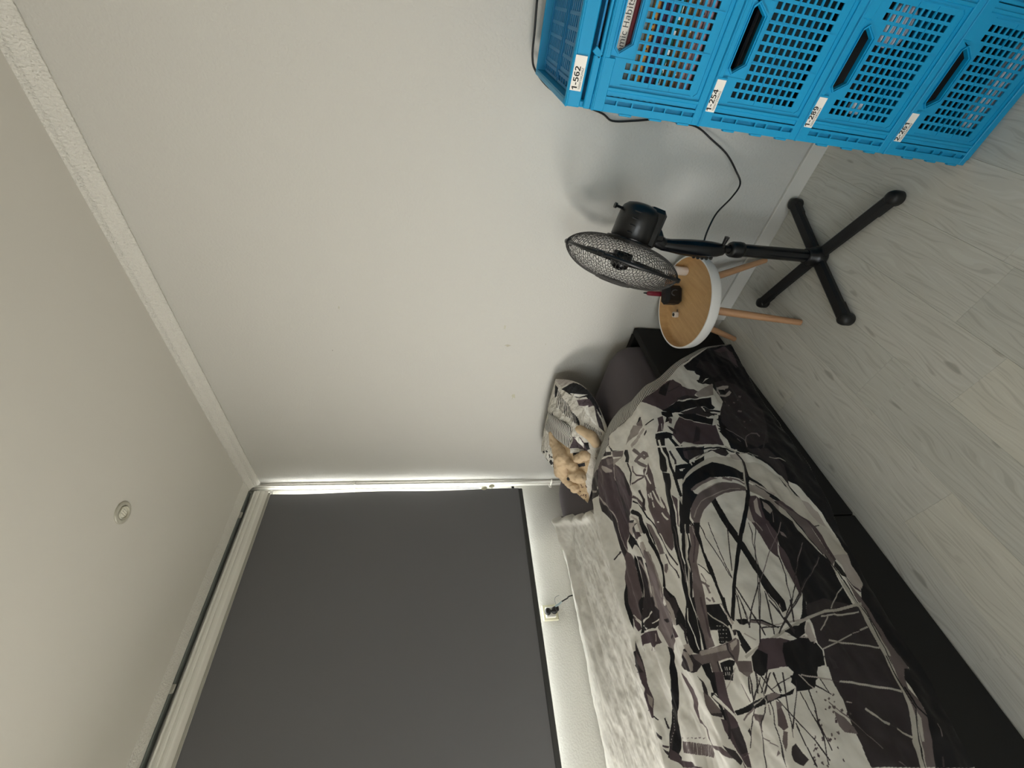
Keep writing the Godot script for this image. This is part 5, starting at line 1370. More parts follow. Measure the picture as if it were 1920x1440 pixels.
# ------------------------------------------------------------------ side table
func build_table():
	var c := Vector3(1.715, 0, 0.192)
	var t := base("side_table", c); tag(t, "round tray side table with white rim and three wooden legs", "table")
	var R := 0.190
	var st := mb(); lathe(st, [Vector2(0.001, 0.352), Vector2(R - 0.01, 0.352), Vector2(R - 0.002, 0.357), Vector2(R, 0.364), Vector2(R + 0.003, 0.398), Vector2(R + 0.0005, 0.4005), Vector2(R - 0.004, 0.3985)], 72)
	put(st, "tray_rim", M.tray_white, t)
	st = mb(); lathe(st, [Vector2(0.001, 0.3585), Vector2(R - 0.012, 0.3585), Vector2(R - 0.0075, 0.361), Vector2(R - 0.005, 0.367), Vector2(R - 0.004, 0.3985), Vector2(R - 0.0035, 0.399)], 72)
	# the inside faces up, so turn the triangles over by lathing from rim to centre
	var inner := mb(); lathe(inner, [Vector2(R - 0.004, 0.3985), Vector2(R - 0.005, 0.367), Vector2(R - 0.0075, 0.361), Vector2(R - 0.012, 0.3585), Vector2(0.001, 0.3585)], 72)
	put(inner, "tray_board", M.oak, t)
	st = mb(); lathe(st, [Vector2(0.001, 0.338), Vector2(0.11, 0.338), Vector2(0.115, 0.342), Vector2(0.115, 0.3515)], 36); put(st, "leg_mount", M.leg, t)
	for f in [Vector3(1.864, 0, 0.042), Vector3(1.778, 0, 0.386), Vector3(1.503, 0, 0.140)]:
		var d: Vector3 = f - c; d.y = 0
		var top := Vector3(0, 0.345, 0) + d.normalized() * 0.085
		st = mb(); tube(st, [top, top.lerp(d, 0.5), d + Vector3(0, 0.002, 0)], [0.0165, 0.0145, 0.0115], 16); put(st, "leg", M.leg, t)
	var y := 0.3585
	# things on the tray
	var cup := base("white_tube", Vector3(1.792, y, 0.062)); tag(cup, "small white cylinder standing on the tray behind the fan", "container")
	st = mb(); lathe(st, [Vector2(0.001, 0.0), Vector2(0.0165, 0.0), Vector2(0.0185, 0.003), Vector2(0.0185, 0.070), Vector2(0.0165, 0.073), Vector2(0.001, 0.073)], 28); put(st, "body", mat(rgb(236, 224, 212), 0.5), cup)
	st = mb(); lathe(st, [Vector2(0.0187, 0.058), Vector2(0.0192, 0.060), Vector2(0.0192, 0.0735), Vector2(0.016, 0.0755), Vector2(0.001, 0.0755)], 28); put(st, "lid", mat(rgb(226, 214, 204), 0.45), cup)
	var clock := base("black_box", Vector3(1.690, y + 0.002, 0.094)); tag(clock, "rounded black box with a grey curled mark on the tray", "box")
	var bs := Basis(Vector3.UP, 0.72)
	st = mb(); box(st, Vector3(0, 0.037, 0), Vector3(0.080, 0.076, 0.064), 0.013, bs); put(st, "body", mat(rgb(15, 15, 17), 0.42), clock)
	st = mb()
	var arc := []
	for i in 15:
		var a := -0.6 + i * 0.26
		arc.append(bs * Vector3(0.004 + cos(a) * 0.0145 * (1.0 - 0.02 * i), 0.040 + sin(a) * 0.0155, 0.0328))
	tube(st, arc, 0.0022, 6); put(st, "curled_mark", mat(rgb(70, 71, 76), 0.4), clock)
	var red := base("red_tube", Vector3(1.664, y, 0.046)); tag(red, "slim dark red tube with pointed black tip standing behind the black box", "tube")
	st = mb(); lathe(st, [Vector2(0.001, 0.0), Vector2(0.0105, 0.0), Vector2(0.0108, 0.01), Vector2(0.0108, 0.105), Vector2(0.0095, 0.122), Vector2(0.0055, 0.130), Vector2(0.001, 0.131)], 20); put(st, "body", mat(rgb(132, 34, 52), 0.4), red)
	st = mb(); lathe(st, [Vector2(0.0036, 0.129), Vector2(0.0034, 0.139), Vector2(0.002, 0.145), Vector2(0.0004, 0.146)], 12); put(st, "tip", M.black, red)
	var cu := base("small_cube", Vector3(1.622, y + 0.010, 0.142)); tag(cu, "tiny white cube with a round dark hole on the tray", "cube")
	var cb := Basis(Vector3(0.25, 1, 0.1).normalized(), 0.55)
	st = mb(); box(st, Vector3.ZERO, Vector3(0.024, 0.020, 0.024), 0.0025, cb); put(st, "body", mat(rgb(214, 204, 192), 0.5), cu)
	st = mb(); lathe(st, [Vector2(0.0075, 0.0), Vector2(0.0075, 0.0012), Vector2(0.0003, 0.0013)], 18, Transform3D(cb, cb * Vector3(0, 0.0098, 0))); put(st, "hole", M.dark, cu)
	st = mb(); box(st, Vector3(0.016, -0.004, -0.006), Vector3(0.012, 0.003, 0.006), 0.001, cb); put(st, "tab", mat(rgb(80, 62, 40), 0.5), cu)

# ------------------------------------------------------------------ fan
func build_fan():
	var f := base("pedestal_fan", Vector3.ZERO); tag(f, "black pedestal fan with cross base standing by the back wall", "fan")
	var hub := Vector3(2.003, 0.0, 0.284)
	var st := mb()
	var feet := [Vector3(2.270, 0, 0.402), Vector3(2.108, 0, 0.030), Vector3(1.724, 0, 0.176), Vector3(1.898, 0, 0.550)]
	for p in feet:
		var d: Vector3 = p - hub; var l := d.length(); d = d.normalized()
		var b := Basis(d, Vector3.UP, d.cross(Vector3.UP))
		st = mb(); box(st, hub + d * (l * 0.5 + 0.005) + Vector3(0, 0.024, 0), Vector3(l - 0.03, 0.028, 0.040), 0.008, b)
		var leg := put(st, "leg", M.black_soft, f)
		st = mb()
		lathe(st, [Vector2(0.001, 0.0), Vector2(0.020, 0.0), Vector2(0.0225, 0.004), Vector2(0.0225, 0.026), Vector2(0.019, 0.037), Vector2(0.010, 0.0415), Vector2(0.001, 0.042)], 22, Transform3D(Basis(), p - d * 0.012))
		box(st, p - d * 0.045 + Vector3(0, 0.022, 0), Vector3(0.07, 0.033, 0.0425), 0.010, b)
		put(st, "foot_cap", M.black_soft, leg)
	st = mb(); lathe(st, [Vector2(0.001, 0.008), Vector2(0.036, 0.008), Vector2(0.038, 0.014), Vector2(0.038, 0.040), Vector2(0.035, 0.046), Vector2(0.031, 0.050), Vector2(0.029, 0.070), Vector2(0.026, 0.074), Vector2(0.001, 0.074)], 28, Transform3D(Basis(), hub)); put(st, "base_hub", M.black, f)
	st = mb(); tube(st, [hub + Vector3(0, 0.06, 0), Vector3(2.000, 0.36, 0.281)], 0.0225, 22); put(st, "pole", M.black_gloss, f)
	st = mb(); lathe(st, [Vector2(0.0225, 0.336), Vector2(0.027, 0.339), Vector2(0.0285, 0.352), Vector2(0.0275, 0.378), Vector2(0.024, 0.386), Vector2(0.0155, 0.388)], 24, Transform3D(Basis(), Vector3(2.000, 0, 0.281))); put(st, "collar", M.black, f)
	st = mb(); tube(st, [Vector3(2.000, 0.37, 0.281), Vector3(1.998, 0.46, 0.281)], 0.0135, 18); put(st, "inner_pole", M.black, f)
	# control column
	var cp := []; var cr := []
	var yy := [0.405, 0.412, 0.43, 0.46, 0.50, 0.54, 0.58, 0.62, 0.645, 0.655]
	var rr := [0.014, 0.020, 0.024, 0.028, 0.030, 0.029, 0.026, 0.022, 0.021, 0.018]
	for i in yy.size():
		cp.append(Vector3(1.997 - 0.006 * sin(PI * i / 9.0), yy[i], 0.280)); cr.append(rr[i])
	st = mb(); tube(st, cp, cr, 24); put(st, "control_column", M.black_gloss, f)
	for i in 5:
		st = mb(); box(st, Vector3(1.9655 - 0.002 * i * (4 - i) / 4.0, 0.448 + i * 0.017, 0.288), Vector3(0.012, 0.011, 0.020), 0.003); put(st, "button", M.black, f)
	st = mb(); tube(st, [Vector3(2.012, 0.418, 0.281), Vector3(2.036, 0.418, 0.281), Vector3(2.042, 0.418, 0.281)], [0.006, 0.008, 0.009], 12); put(st, "lock_knob", M.black, f)
	# head: axis a points to the front
	var a := Vector3(-0.917, 0.225, 0.330).normalized()
	var u := a.cross(Vector3.UP).normalized(); var v := u.cross(a).normalized()
	var hc := FAN_C
	var xf := Transform3D(Basis(u, a, u.cross(a)), hc)       # local y = axis
	# neck
	st = mb()
	var mback := hc - a * 0.115
	tube(st, [Vector3(1.994, 0.640, 0.280), Vector3(2.004, 0.668, 0.278), mback + Vector3(0.0, -0.045, 0)], [0.021, 0.023, 0.026], 16)
	box(st, Vector3(2.012, 0.676, 0.274), Vector3(0.05, 0.045, 0.05), 0.010, Basis(Vector3.UP, -0.35)); put(st, "tilt_neck", M.black, f)
	# motor housing
	st = mb(); lathe(st, [Vector2(0.0005, -0.190), Vector2(0.030, -0.188), Vector2(0.050, -0.182), Vector2(0.062, -0.170), Vector2(0.0665, -0.155), Vector2(0.067, -0.14), Vector2(0.068, -0.075), Vector2(0.062, -0.068), Vector2(0.0005, -0.066)], 40, xf)
	var mh := put(st, "motor_housing", M.black, f)
	st = mb(); box(st, hc - a * 0.125 - v * 0.045 + u * 0.0, Vector3(0.092, 0.130, 0.070), 0.014, xf.basis); put(st, "gear_box", M.black, mh)
	for k in 4:
		st = mb(); box(st, hc - a * (0.09 + k * 0.022) + v * 0.030 - u * 0.0595, Vector3(0.006, 0.005, 0.035), 0.002, xf.basis); put(st, "vent_rib", M.black_soft, mh)
	st = mb(); var kb := hc - a * 0.155 + v * 0.062
	tube(st, [kb, kb + v * 0.024, kb + v * 0.027, kb + v * 0.034], [0.0045, 0.0045, 0.009, 0.009], 12); put(st, "swing_knob", M.black, mh)
	# blades
	st = mb(); lathe(st, [Vector2(0.0005, -0.03), Vector2(0.034, -0.028), Vector2(0.036, 0.0), Vector2(0.030, 0.022), Vector2(0.014, 0.032), Vector2(0.0005, 0.034)], 28, xf)
	var bh := put(st, "blade_hub", M.black, f)
	for k in 3:
		st = mb()
		var rows := []; var rows2 := []
		for i in 11:
			var r := 0.028 + 0.142 * i / 10.0
			var ra := []; var rb := []
			for j in 9:
				var wdt := 0.26 + 0.5 * sin(PI * (0.12 + 0.75 * i / 10.0))
				var ang := k * TAU / 3.0 + 0.35 + (j / 8.0 - 0.5) * wdt * (0.9 if i < 10 else 0.72) + 0.25 * i / 10.0
				var h := (j / 8.0 - 0.5) * 0.026 * (1.0 - 0.35 * i / 10.0)
				ra.append(xf * Vector3(cos(ang) * r, h, sin(ang) * r)); rb.append(xf * Vector3(cos(ang) * r, h - 0.002, sin(ang) * r))
			rows.append(ra); rows2.append(rb)
		grid(st, rows, [], false); grid(st, rows2, [], true)
		put(st, "blade", M.black, bh)
	# guard: seam ring, back ring, front badge and the honeycomb net of both halves
	var R := 0.203
	var ringf := func(rad: float, h: float, tr: float, nm: String, m: Material):
		var s2 := mb(); var pts := []
		for i in 73: pts.append(xf * Vector3(cos(TAU * i / 72.0) * rad, h, sin(TAU * i / 72.0) * rad))
		tube(s2, pts, tr, 8, false); return put(s2, nm, m, f)
	var seam = ringf.call(R, 0.0, 0.0055, "guard_ring", M.black)
	ringf.call(0.075, -0.0665, 0.004, "back_ring", M.black)
	ringf.call(0.062, 0.0735, 0.004, "front_ring", M.net)
	for ang in [PI * 0.5, PI * 1.5, 0.2, 2.4, 4.0]:
		var b2 := mb(); box(b2, Vector3.ZERO, Vector3(0.022, 0.016, 0.012), 0.003, Basis())
		var o := put(b2, "guard_clip", M.black, seam)
		o.transform = Transform3D(xf.basis * Basis(Vector3.UP, -ang + PI / 2), xf * Vector3(cos(ang) * (R + 0.004), 0, sin(ang) * (R + 0.004)))
	st = mb(); lathe(st, [Vector2(0.055, 0.067), Vector2(0.056, 0.073), Vector2(0.048, 0.080), Vector2(0.001, 0.083)], 32, xf); put(st, "front_badge", M.net, f)
	for side in [-1.0, 1.0]:
		st = mb(); st.set_smooth_group(-1)
		var dep := 0.068 if side < 0 else 0.076
		var hz := func(r: float): return side * dep * pow(maxf(0.0, 1.0 - pow(minf(r / R, 1.0), 2.8)), 0.62)
		var cell := 0.0118
		var sd := cell / sqrt(3.0)
		var rmin := 0.075 if side < 0 else 0.056
		for q in range(-40, 41):
			for w in range(-40, 41):
				var cx := cell * (q + w * 0.5); var cy := cell * w * sqrt(3.0) * 0.5
				if cx * cx + cy * cy > (R + 0.01) * (R + 0.01): continue
				for k in 3:
					var p0 := Vector2(cx, cy) + Vector2.from_angle(PI / 6 + k * PI / 3) * sd
					var p1 := Vector2(cx, cy) + Vector2.from_angle(PI / 6 + (k + 1) * PI / 3) * sd
					var r0: float = p0.length(); var r1: float = p1.length()
					if r0 > R and r1 > R: continue
					if r0 < rmin and r1 < rmin: continue
					if r0 > R: p0 *= R / r0; r0 = R
					if r1 > R: p1 *= R / r1; r1 = R
					wire(st, xf * Vector3(p0.x, hz.call(r0), p0.y), xf * Vector3(p1.x, hz.call(r1), p1.y), 0.0009, a)
		tag(put(st, "guard_net", M.net, f), "", "", "", "stuff")
	# cord from the column down to the floor and up along the wall behind the crates
	var cd := [Vector3(2.000, 0.475, 0.262), Vector3(2.012, 0.474, 0.245), Vector3(2.049, 0.462, 0.22), Vector3(2.084, 0.423, 0.17), Vector3(2.119, 0.346, 0.10), Vector3(2.157, 0.310, 0.06), Vector3(2.194, 0.338, 0.04), Vector3(2.242, 0.399, 0.03), Vector3(2.276, 0.470, 0.02), Vector3(2.305, 0.537, 0.012), Vector3(2.310, 0.60, 0.010), Vector3(2.312, 0.68, 0.010), Vector3(2.296, 0.772, 0.010), Vector3(2.287, 0.846, 0.010), Vector3(2.304, 0.889, 0.010), Vector3(2.323, 0.98, 0.02), Vector3(2.351, 1.08, 0.05), Vector3(2.390, 1.137, 0.048), Vector3(2.424, 1.154, 0.05), Vector3(2.482, 1.158, 0.05), Vector3(2.548, 1.163, 0.05), Vector3(2.65, 1.168, 0.04), Vector3(2.8, 1.12, 0.02), Vector3(2.9, 0.9, 0.012)]
	st = mb(); tube(st, spline(cd, 6), 0.0032, 8); tag(put(st, "fan_cord", M.black), "thin black fan cord looping along the wall behind the blue crates", "cord")

func wire(st: SurfaceTool, a: Vector3, b: Vector3, r: float, axis: Vector3):
	var d := (b - a).normalized()
	var n1 := (axis - d * axis.dot(d))
	if n1.length() < 0.05: n1 = d.cross(Vector3.RIGHT)
	n1 = n1.normalized(); var n2 := d.cross(n1)
	var o := [n1 * r, (-n1 * 0.5 + n2 * 0.866) * r, (-n1 * 0.5 - n2 * 0.866) * r]
	for k in 3:
		var l := (k + 1) % 3
		for p in [a + o[k], b + o[l], a + o[l], a + o[k], b + o[k], b + o[l]]: st.add_vertex(p)

# ------------------------------------------------------------------ crates
func perforated(st: SurfaceTool, xf: Transform3D, rect: Rect2, holes: Array, th: float):   # plate in local xy from z = 0 back to z = -th, with through holes
	var xs := [rect.position.x, rect.end.x]; var ys := [rect.position.y, rect.end.y]
	for h in holes:
		for x in [h.position.x, h.end.x]: xs.append(x)
		for y in [h.position.y, h.end.y]: ys.append(y)
	xs.sort(); ys.sort()
	var X := []; var Y := []
	for x in xs: if X.is_empty() or x - X[-1] > 1e-5: X.append(x)
	for y in ys: if Y.is_empty() or y - Y[-1] > 1e-5: Y.append(y)
	var nrm := xf.basis.z
	for j in Y.size() - 1:
		var yc: float = (Y[j] + Y[j + 1]) / 2
		var i := 0
		while i < X.size() - 1:
			var solid := func(k: int):
				var c := Vector2((X[k] + X[k + 1]) / 2, yc)
				for h in holes: if h.has_point(c): return false
				return true
			if not solid.call(i): i += 1; continue
			var k := i
			while k < X.size() - 1 and solid.call(k): k += 1
			var q := [Vector3(X[i], Y[j], 0), Vector3(X[k], Y[j], 0), Vector3(X[k], Y[j + 1], 0), Vector3(X[i], Y[j + 1], 0)]
			fan_poly(st, [xf * q[0], xf * q[1], xf * q[2], xf * q[3]], nrm)
			var z := Vector3(0, 0, -th)
			fan_poly(st, [xf * (q[0] + z), xf * (q[1] + z), xf * (q[2] + z), xf * (q[3] + z)], -nrm)
			i = k
	for h in holes:
		walls(st, xf, [h.position, Vector2(h.end.x, h.position.y), h.end, Vector2(h.position.x, h.end.y)], 0.0, -th, true)
	walls(st, xf, [rect.position, Vector2(rect.end.x, rect.position.y), rect.end, Vector2(rect.position.x, rect.end.y)], 0.0, -th, false)

func walls(st: SurfaceTool, xf: Transform3D, poly: Array, z0: float, z1: float, inward: bool):
	var c := Vector2.ZERO
	for p in poly: c += p / poly.size()
	for i in poly.size():
		var a: Vector2 = poly[i]; var b: Vector2 = poly[(i + 1) % poly.size()]
		var m := (a + b) / 2 - c
		var n := Vector2(b.y - a.y, a.x - b.x)
		if n.dot(m) < 0: n = -n
		if inward: n = -n
		fan_poly(st, [xf * Vector3(a.x, a.y, z0), xf * Vector3(b.x, b.y, z0), xf * Vector3(b.x, b.y, z1), xf * Vector3(a.x, a.y, z1)], xf.basis * Vector3(n.x, n.y, 0))

func ring_face(st: SurfaceTool, xf: Transform3D, outer: Array, inner: Array, z: float):
	for i in outer.size():
		var j := (i + 1) % outer.size()
		fan_poly(st, [xf * Vector3(outer[i].x, outer[i].y, z), xf * Vector3(outer[j].x, outer[j].y, z), xf * Vector3(inner[j].x, inner[j].y, z), xf * Vector3(inner[i].x, inner[i].y, z)], xf.basis.z)

const CW := 0.325
const CD := 0.43
func end_panel_mesh() -> Mesh:
	var st := mb()
	var I := Transform3D()
	var holes := []
	for i in 12:
		for j in 10:
			if j == 9 and i > 1 and i < 10: continue
			holes.append(Rect2(0.0683 + i * 0.0171 - 0.00575, 0.052 + j * 0.0168 - 0.00575, 0.0115, 0.0115))
	holes.append(Rect2(0.098, 0.1945, 0.129, 0.0525))
	perforated(st, Transform3D(Basis(), Vector3(0, 0, -0.004)), Rect2(0.046, 0.014, 0.233, 0.243), holes, 0.003)
	# handle: hexagonal opening in a stepped surround
	var hex := [Vector2(0.114, 0.2385), Vector2(0.107, 0.231), Vector2(0.123, 0.208), Vector2(0.202, 0.208), Vector2(0.218, 0.231), Vector2(0.211, 0.2385)]
	var mid := [Vector2(0.111, 0.2425), Vector2(0.1015, 0.2315), Vector2(0.1205, 0.203), Vector2(0.2045, 0.203), Vector2(0.2235, 0.2315), Vector2(0.214, 0.2425)]
	var out := [Vector2(0.106, 0.247), Vector2(0.0975, 0.247), Vector2(0.0975, 0.194), Vector2(0.2275, 0.194), Vector2(0.2275, 0.247), Vector2(0.219, 0.247)]
	ring_face(st, I, out, mid, -0.004)
	walls(st, I, mid, 0.0005, -0.004, false)
	var mid2 := []
	for k in 6: mid2.append(mid[k].lerp(hex[k], 0.45))
	ring_face(st, I, mid, mid2, 0.0005)
	walls(st, I, mid2, 0.0005, -0.003, true)
	ring_face(st, I, mid2, hex, -0.003)
	walls(st, I, hex, -0.003, -0.014, true)
	# side posts with their row of slots
	for sx in [0.0, 1.0]:
		var sl := []
		var yy := 0.014
		for l in [0.030, 0.040, 0.026, 0.048, 0.034, 0.028]:
			sl.append(Rect2(0.0145 if sx == 0 else 0.0055, yy, 0.0085, l)); yy += l + 0.0035
		perforated(st, Transform3D(Basis(), Vector3(sx * (CW - 0.0285), 0, 0.0)), Rect2(0, 0, 0.0285, CH), sl, 0.004)
		box(st, Vector3(0.0143 if sx == 0 else CW - 0.0143, CH / 2, -0.0095), Vector3(0.0285, CH, 0.003))
		box(st, Vector3(0.0345 if sx == 0 else CW - 0.0345, CH / 2 - 0.008, -0.0045), Vector3(0.008, CH - 0.020, 0.003))       # groove bottom
		box(st, Vector3(0.0425 if sx == 0 else CW - 0.0425, CH / 2 - 0.010, -0.0025), Vector3(0.0075, CH - 0.026, 0.005), 0.0015)
		for h in [0.035, 0.105, 0.18]:
			box(st, Vector3(-0.0015 if sx == 0 else CW + 0.0015, h, -0.004), Vector3(0.005, 0.030, 0.010), 0.0012)
	# rim band with room for the handle, bottom band
	for r in [Rect2(0.0, 0.2345, 0.0960, CH - 0.2345), Rect2(0.229, 0.2345, 0.096, CH - 0.2345)]:
		box(st, Vector3(r.get_center().x, r.get_center().y, -0.0035), Vector3(r.size.x, r.size.y - 0.001, 0.009), 0.0018)
	box(st, Vector3(CW / 2, 0.2565, -0.0035), Vector3(0.137, 0.0165, 0.009), 0.0015)
	box(st, Vector3(CW / 2, 0.0085, -0.0035), Vector3(CW, 0.017, 0.009), 0.0015)
	box(st, Vector3(CW / 2, CH - 0.004, -0.002), Vector3(CW + 0.002, 0.005, 0.011), 0.0015)
	# raised outline and ridges of the grille
	for e in [[0.052, 0.032, 0.052, 0.218], [0.273, 0.032, 0.273, 0.218]]: box(st, Vector3(e[0], (e[1] + e[3]) / 2, -0.0035), Vector3(0.0012, e[3] - e[1] - 0.016, 0.002))
	box(st, Vector3(CW / 2, 0.026, -0.0035), Vector3(0.205, 0.0012, 0.002))
	for c in [[0.0555, 0.0295, 0.7], [0.2695, 0.0295, -0.7]]: box(st, Vector3(c[0], c[1], -0.0035), Vector3(0.0012, 0.010, 0.002), 0.0, Basis(Vector3(0, 0, 1), c[2]))
	for x in [0.1281, 0.1965]: box(st, Vector3(x, 0.112, -0.0036), Vector3(0.0011, 0.164, 0.0016))
	for y in [0.0944, 0.1448]: box(st, Vector3(CW / 2, y, -0.0036), Vector3(0.215, 0.0011, 0.0016))
	st.generate_normals()
	return st.commit()

func side_panel_mesh() -> Mesh:
	var st := mb()
	var holes := []
	for i in 18:
		for j in 9:
			holes.append(Rect2(0.052 + i * 0.0185, 0.045 + j * 0.0178, 0.0125, 0.0125))
	perforated(st, Transform3D(), Rect2(0.0, 0.0, CD - 0.01, CH), holes, 0.004)
	for y in [0.008, CH - 0.012]: box(st, Vector3((CD - 0.01) / 2, y, 0.0015), Vector3(CD - 0.012, 0.016, 0.007), 0.0015)
	st.generate_normals()
	return st.commit()

func build_crates():
	var ep := end_panel_mesh(); var sp := side_panel_mesh()
	var floor_st := mb(); box(floor_st, Vector3(CW / 2, 0.0035, -CD / 2), Vector3(CW - 0.02, 0.006, CD - 0.02), 0.001); floor_st.generate_normals()
	var fm := floor_st.commit()
	var foot_st := mb(); box(foot_st, Vector3(CW / 2, -0.009, -CD / 2), Vector3(CW - 0.014, 0.0175, CD - 0.014), 0.006); foot_st.generate_normals()
	var ft := foot_st.commit()
	var data := [["2-261", 0.0185, "lowest, on the floor"], ["1-289", 0.0185 + CH, "second from the floor"], ["1-254", 0.0185 + CH * 2, "third from the floor"], ["", 0.0185 + CH * 3, "second from the top"]]
	var lb := ["blue grid crate stickered 2-261 at the bottom of the stack", "blue grid crate stickered 1-289 holding a black bag, second from the floor", "blue grid crate stickered 1-254 in the middle of the stack", "blue grid crate full of books under the folded top crate"]
	for i in 4:
		var c := base("folding_crate", Vector3(2.386, data[i][1], 0.509)); tag(c, lb[i], "crate", "stacked blue folding crates")
		use_mesh(ep, "end_panel", M.crate, c)
		var bk := use_mesh(ep, "end_panel", M.crate, c); bk.transform = Transform3D(Basis(Vector3.UP, PI), Vector3(CW, 0, -CD))
		var s1 := use_mesh(sp, "side_panel", M.crate, c); s1.transform = Transform3D(Basis(Vector3.UP, -PI / 2), Vector3(0.006, 0, -CD + 0.005))
		var s2 := use_mesh(sp, "side_panel", M.crate, c); s2.transform = Transform3D(Basis(Vector3.UP, PI / 2), Vector3(CW - 0.006, 0, -0.005))
		use_mesh(fm, "crate_floor", M.crate, c)
		use_mesh(ft, "foot", M.crate, c)
		if data[i][0] != "": sticker(c, data[i][0], Vector3(0.0605, 0.2495, 0.0012))
	# the folded crate on top
	var y1 := 0.0185 + CH * 4
	var t := base("folding_crate", Vector3(2.386, y1, 0.509)); tag(t, "folded flat blue crate stickered 1-562 on top of the stack", "crate", "stacked blue folding crates")
	var st := mb()
	var H := 0.062
	box(st, Vector3(CW / 2, H / 2 + 0.012, -0.006), Vector3(CW, H - 0.026, 0.010), 0.0025)
	box(st, Vector3(0.048, 0.0085, -0.006), Vector3(0.096, 0.017, 0.010), 0.0025); box(st, Vector3(CW - 0.048, 0.0085, -0.006), Vector3(0.096, 0.017, 0.010), 0.0025)
	box(st, Vector3(0.100, 0.0105, -0.006), Vector3(0.012, 0.020, 0.010), 0.001, Basis(Vector3(0, 0, 1), -0.6)); box(st, Vector3(CW - 0.100, 0.0105, -0.006), Vector3(0.012, 0.020, 0.010), 0.001, Basis(Vector3(0, 0, 1), 0.6))
	box(st, Vector3(CW / 2, 0.003, -0.006), Vector3(CW - 0.2, 0.006, 0.010), 0.001)
	box(st, Vector3(CW / 2, H - 0.005, -0.005), Vector3(CW + 0.002, 0.006, 0.013), 0.002)
	put(st, "front_rim", M.crate, t)
	st = mb(); box(st, Vector3(CW / 2, H / 2, -CD + 0.006), Vector3(CW, H, 0.012), 0.0025); put(st, "back_rim", M.crate, t)
	for k in 2:
		st = mb(); box(st, Vector3(0.007 + k * (CW - 0.014), H / 2, -CD / 2), Vector3(0.014, H, CD - 0.02), 0.003)
		for z in [-0.1, -0.2, -0.32]: box(st, Vector3(-0.001 + k * (CW + 0.002), H * 0.45, z), Vector3(0.006, 0.03, 0.05), 0.001)
		put(st, "side_rim", M.crate, t)
	# folded panels lying inside
	for k in 2:
		st = mb()
		var holes := []
		var zz0 := 0.028 + k * 0.196
		for i in 9:
			for j in 8:
				holes.append(Rect2(0.050 + i * 0.0262, zz0 + 0.022 + j * 0.0195, 0.0195, 0.0105))
		for j in 6: holes.append(Rect2(0.022, zz0 + 0.012 + j * 0.028, 0.010, 0.022))
		perforated(st, Transform3D(Basis(Vector3.RIGHT, -PI / 2), Vector3(0.0, 0.040, 0.0)), Rect2(0.016, zz0, CW - 0.032, 0.184), holes, 0.004)
		for x in [0.0395, CW - 0.0395]: box(st, Vector3(x, 0.042, -zz0 - 0.092), Vector3(0.004, 0.004, 0.176), 0.001)
		for z in [0.004, 0.18]: box(st, Vector3(CW / 2, 0.0415, -zz0 - z), Vector3(CW - 0.05, 0.004, 0.005), 0.001)
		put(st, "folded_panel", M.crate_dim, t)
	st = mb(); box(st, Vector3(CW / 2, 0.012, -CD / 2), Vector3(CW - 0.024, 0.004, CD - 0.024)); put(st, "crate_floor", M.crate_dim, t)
	sticker(t, "1-562", Vector3(0.0605, 0.0435, 0.0012))
	# books lying flat in the upper crate, spines to the front
	var by := 0.0185 + CH * 3
	var bk2 := [[0.0075, 0.0330, rgb(120, 104, 92), "dull brown book at the bottom of the crated pile", "", Color.WHITE],
		[0.0438, 0.0160, rgb(176, 142, 150), "pale pink book near the bottom of the crated pile", "", Color.WHITE],
		[0.0606, 0.0160, rgb(168, 134, 132), "pink book with dark spine lettering in the crated pile", "#", rgb(60, 34, 38)],
		[0.0774, 0.0160, rgb(122, 96, 58), "brown book with white spine marks in the crated pile", "#", rgb(230, 226, 220)],
		[0.0942, 0.0160, rgb(130, 100, 60), "plain brown book under the green book", "", Color.WHITE],
		[0.1110, 0.0160, rgb(8, 92, 74), "green book with white capital letters in the crated pile", "LITTENS", rgb(232, 234, 230)],
		[0.1278, 0.0160, rgb(92, 66, 92), "dull purple book on top of the green book", "", Color.WHITE],
		[0.1446, 0.0160, rgb(58, 40, 78), "dark purple book under the orange book", "", Color.WHITE],
		[0.1614, 0.0160, rgb(196, 140, 60), "orange book with dark spine lettering in the crated pile", "#", rgb(52, 36, 26)],
		[0.1782, 0.0240, rgb(112, 132, 134), "grey green book under the dark red book", "", Color.WHITE],
		[0.2028, 0.0120, rgb(92, 12, 24), "dark red book seen through the crate handle", "", Color.WHITE],
		[0.2152, 0.0205, rgb(222, 216, 206), "white book with dark title seen through the crate handle", "Atomic Habits", rgb(58, 54, 52)]]
	var k2 := 0
	for b in bk2:
		var o := base("book", Vector3(2.386, by + b[0], 0.509)); tag(o, b[3], "book", "books in the upper blue crate")
		var dx := 0.003 * sin(k2 * 2.1)
		var zf := -0.0225
		st = mb()
		box(st, Vector3(CW / 2 + dx, 0.0008, zf - 0.085), Vector3(0.236, 0.0016, 0.17)); box(st, Vector3(CW / 2 + dx, b[1] - 0.0008, zf - 0.085), Vector3(0.236, 0.0016, 0.17)); box(st, Vector3(CW / 2 + dx, b[1] / 2, zf - 0.001), Vector3(0.236, b[1], 0.002), 0.0008)
		put(st, "cover", mat(b[2], 0.5), o)
		st = mb(); box(st, Vector3(CW / 2 + dx, b[1] / 2, zf - 0.084), Vector3(0.230, b[1] - 0.0034, 0.164)); put(st, "pages", M.sticker, o)
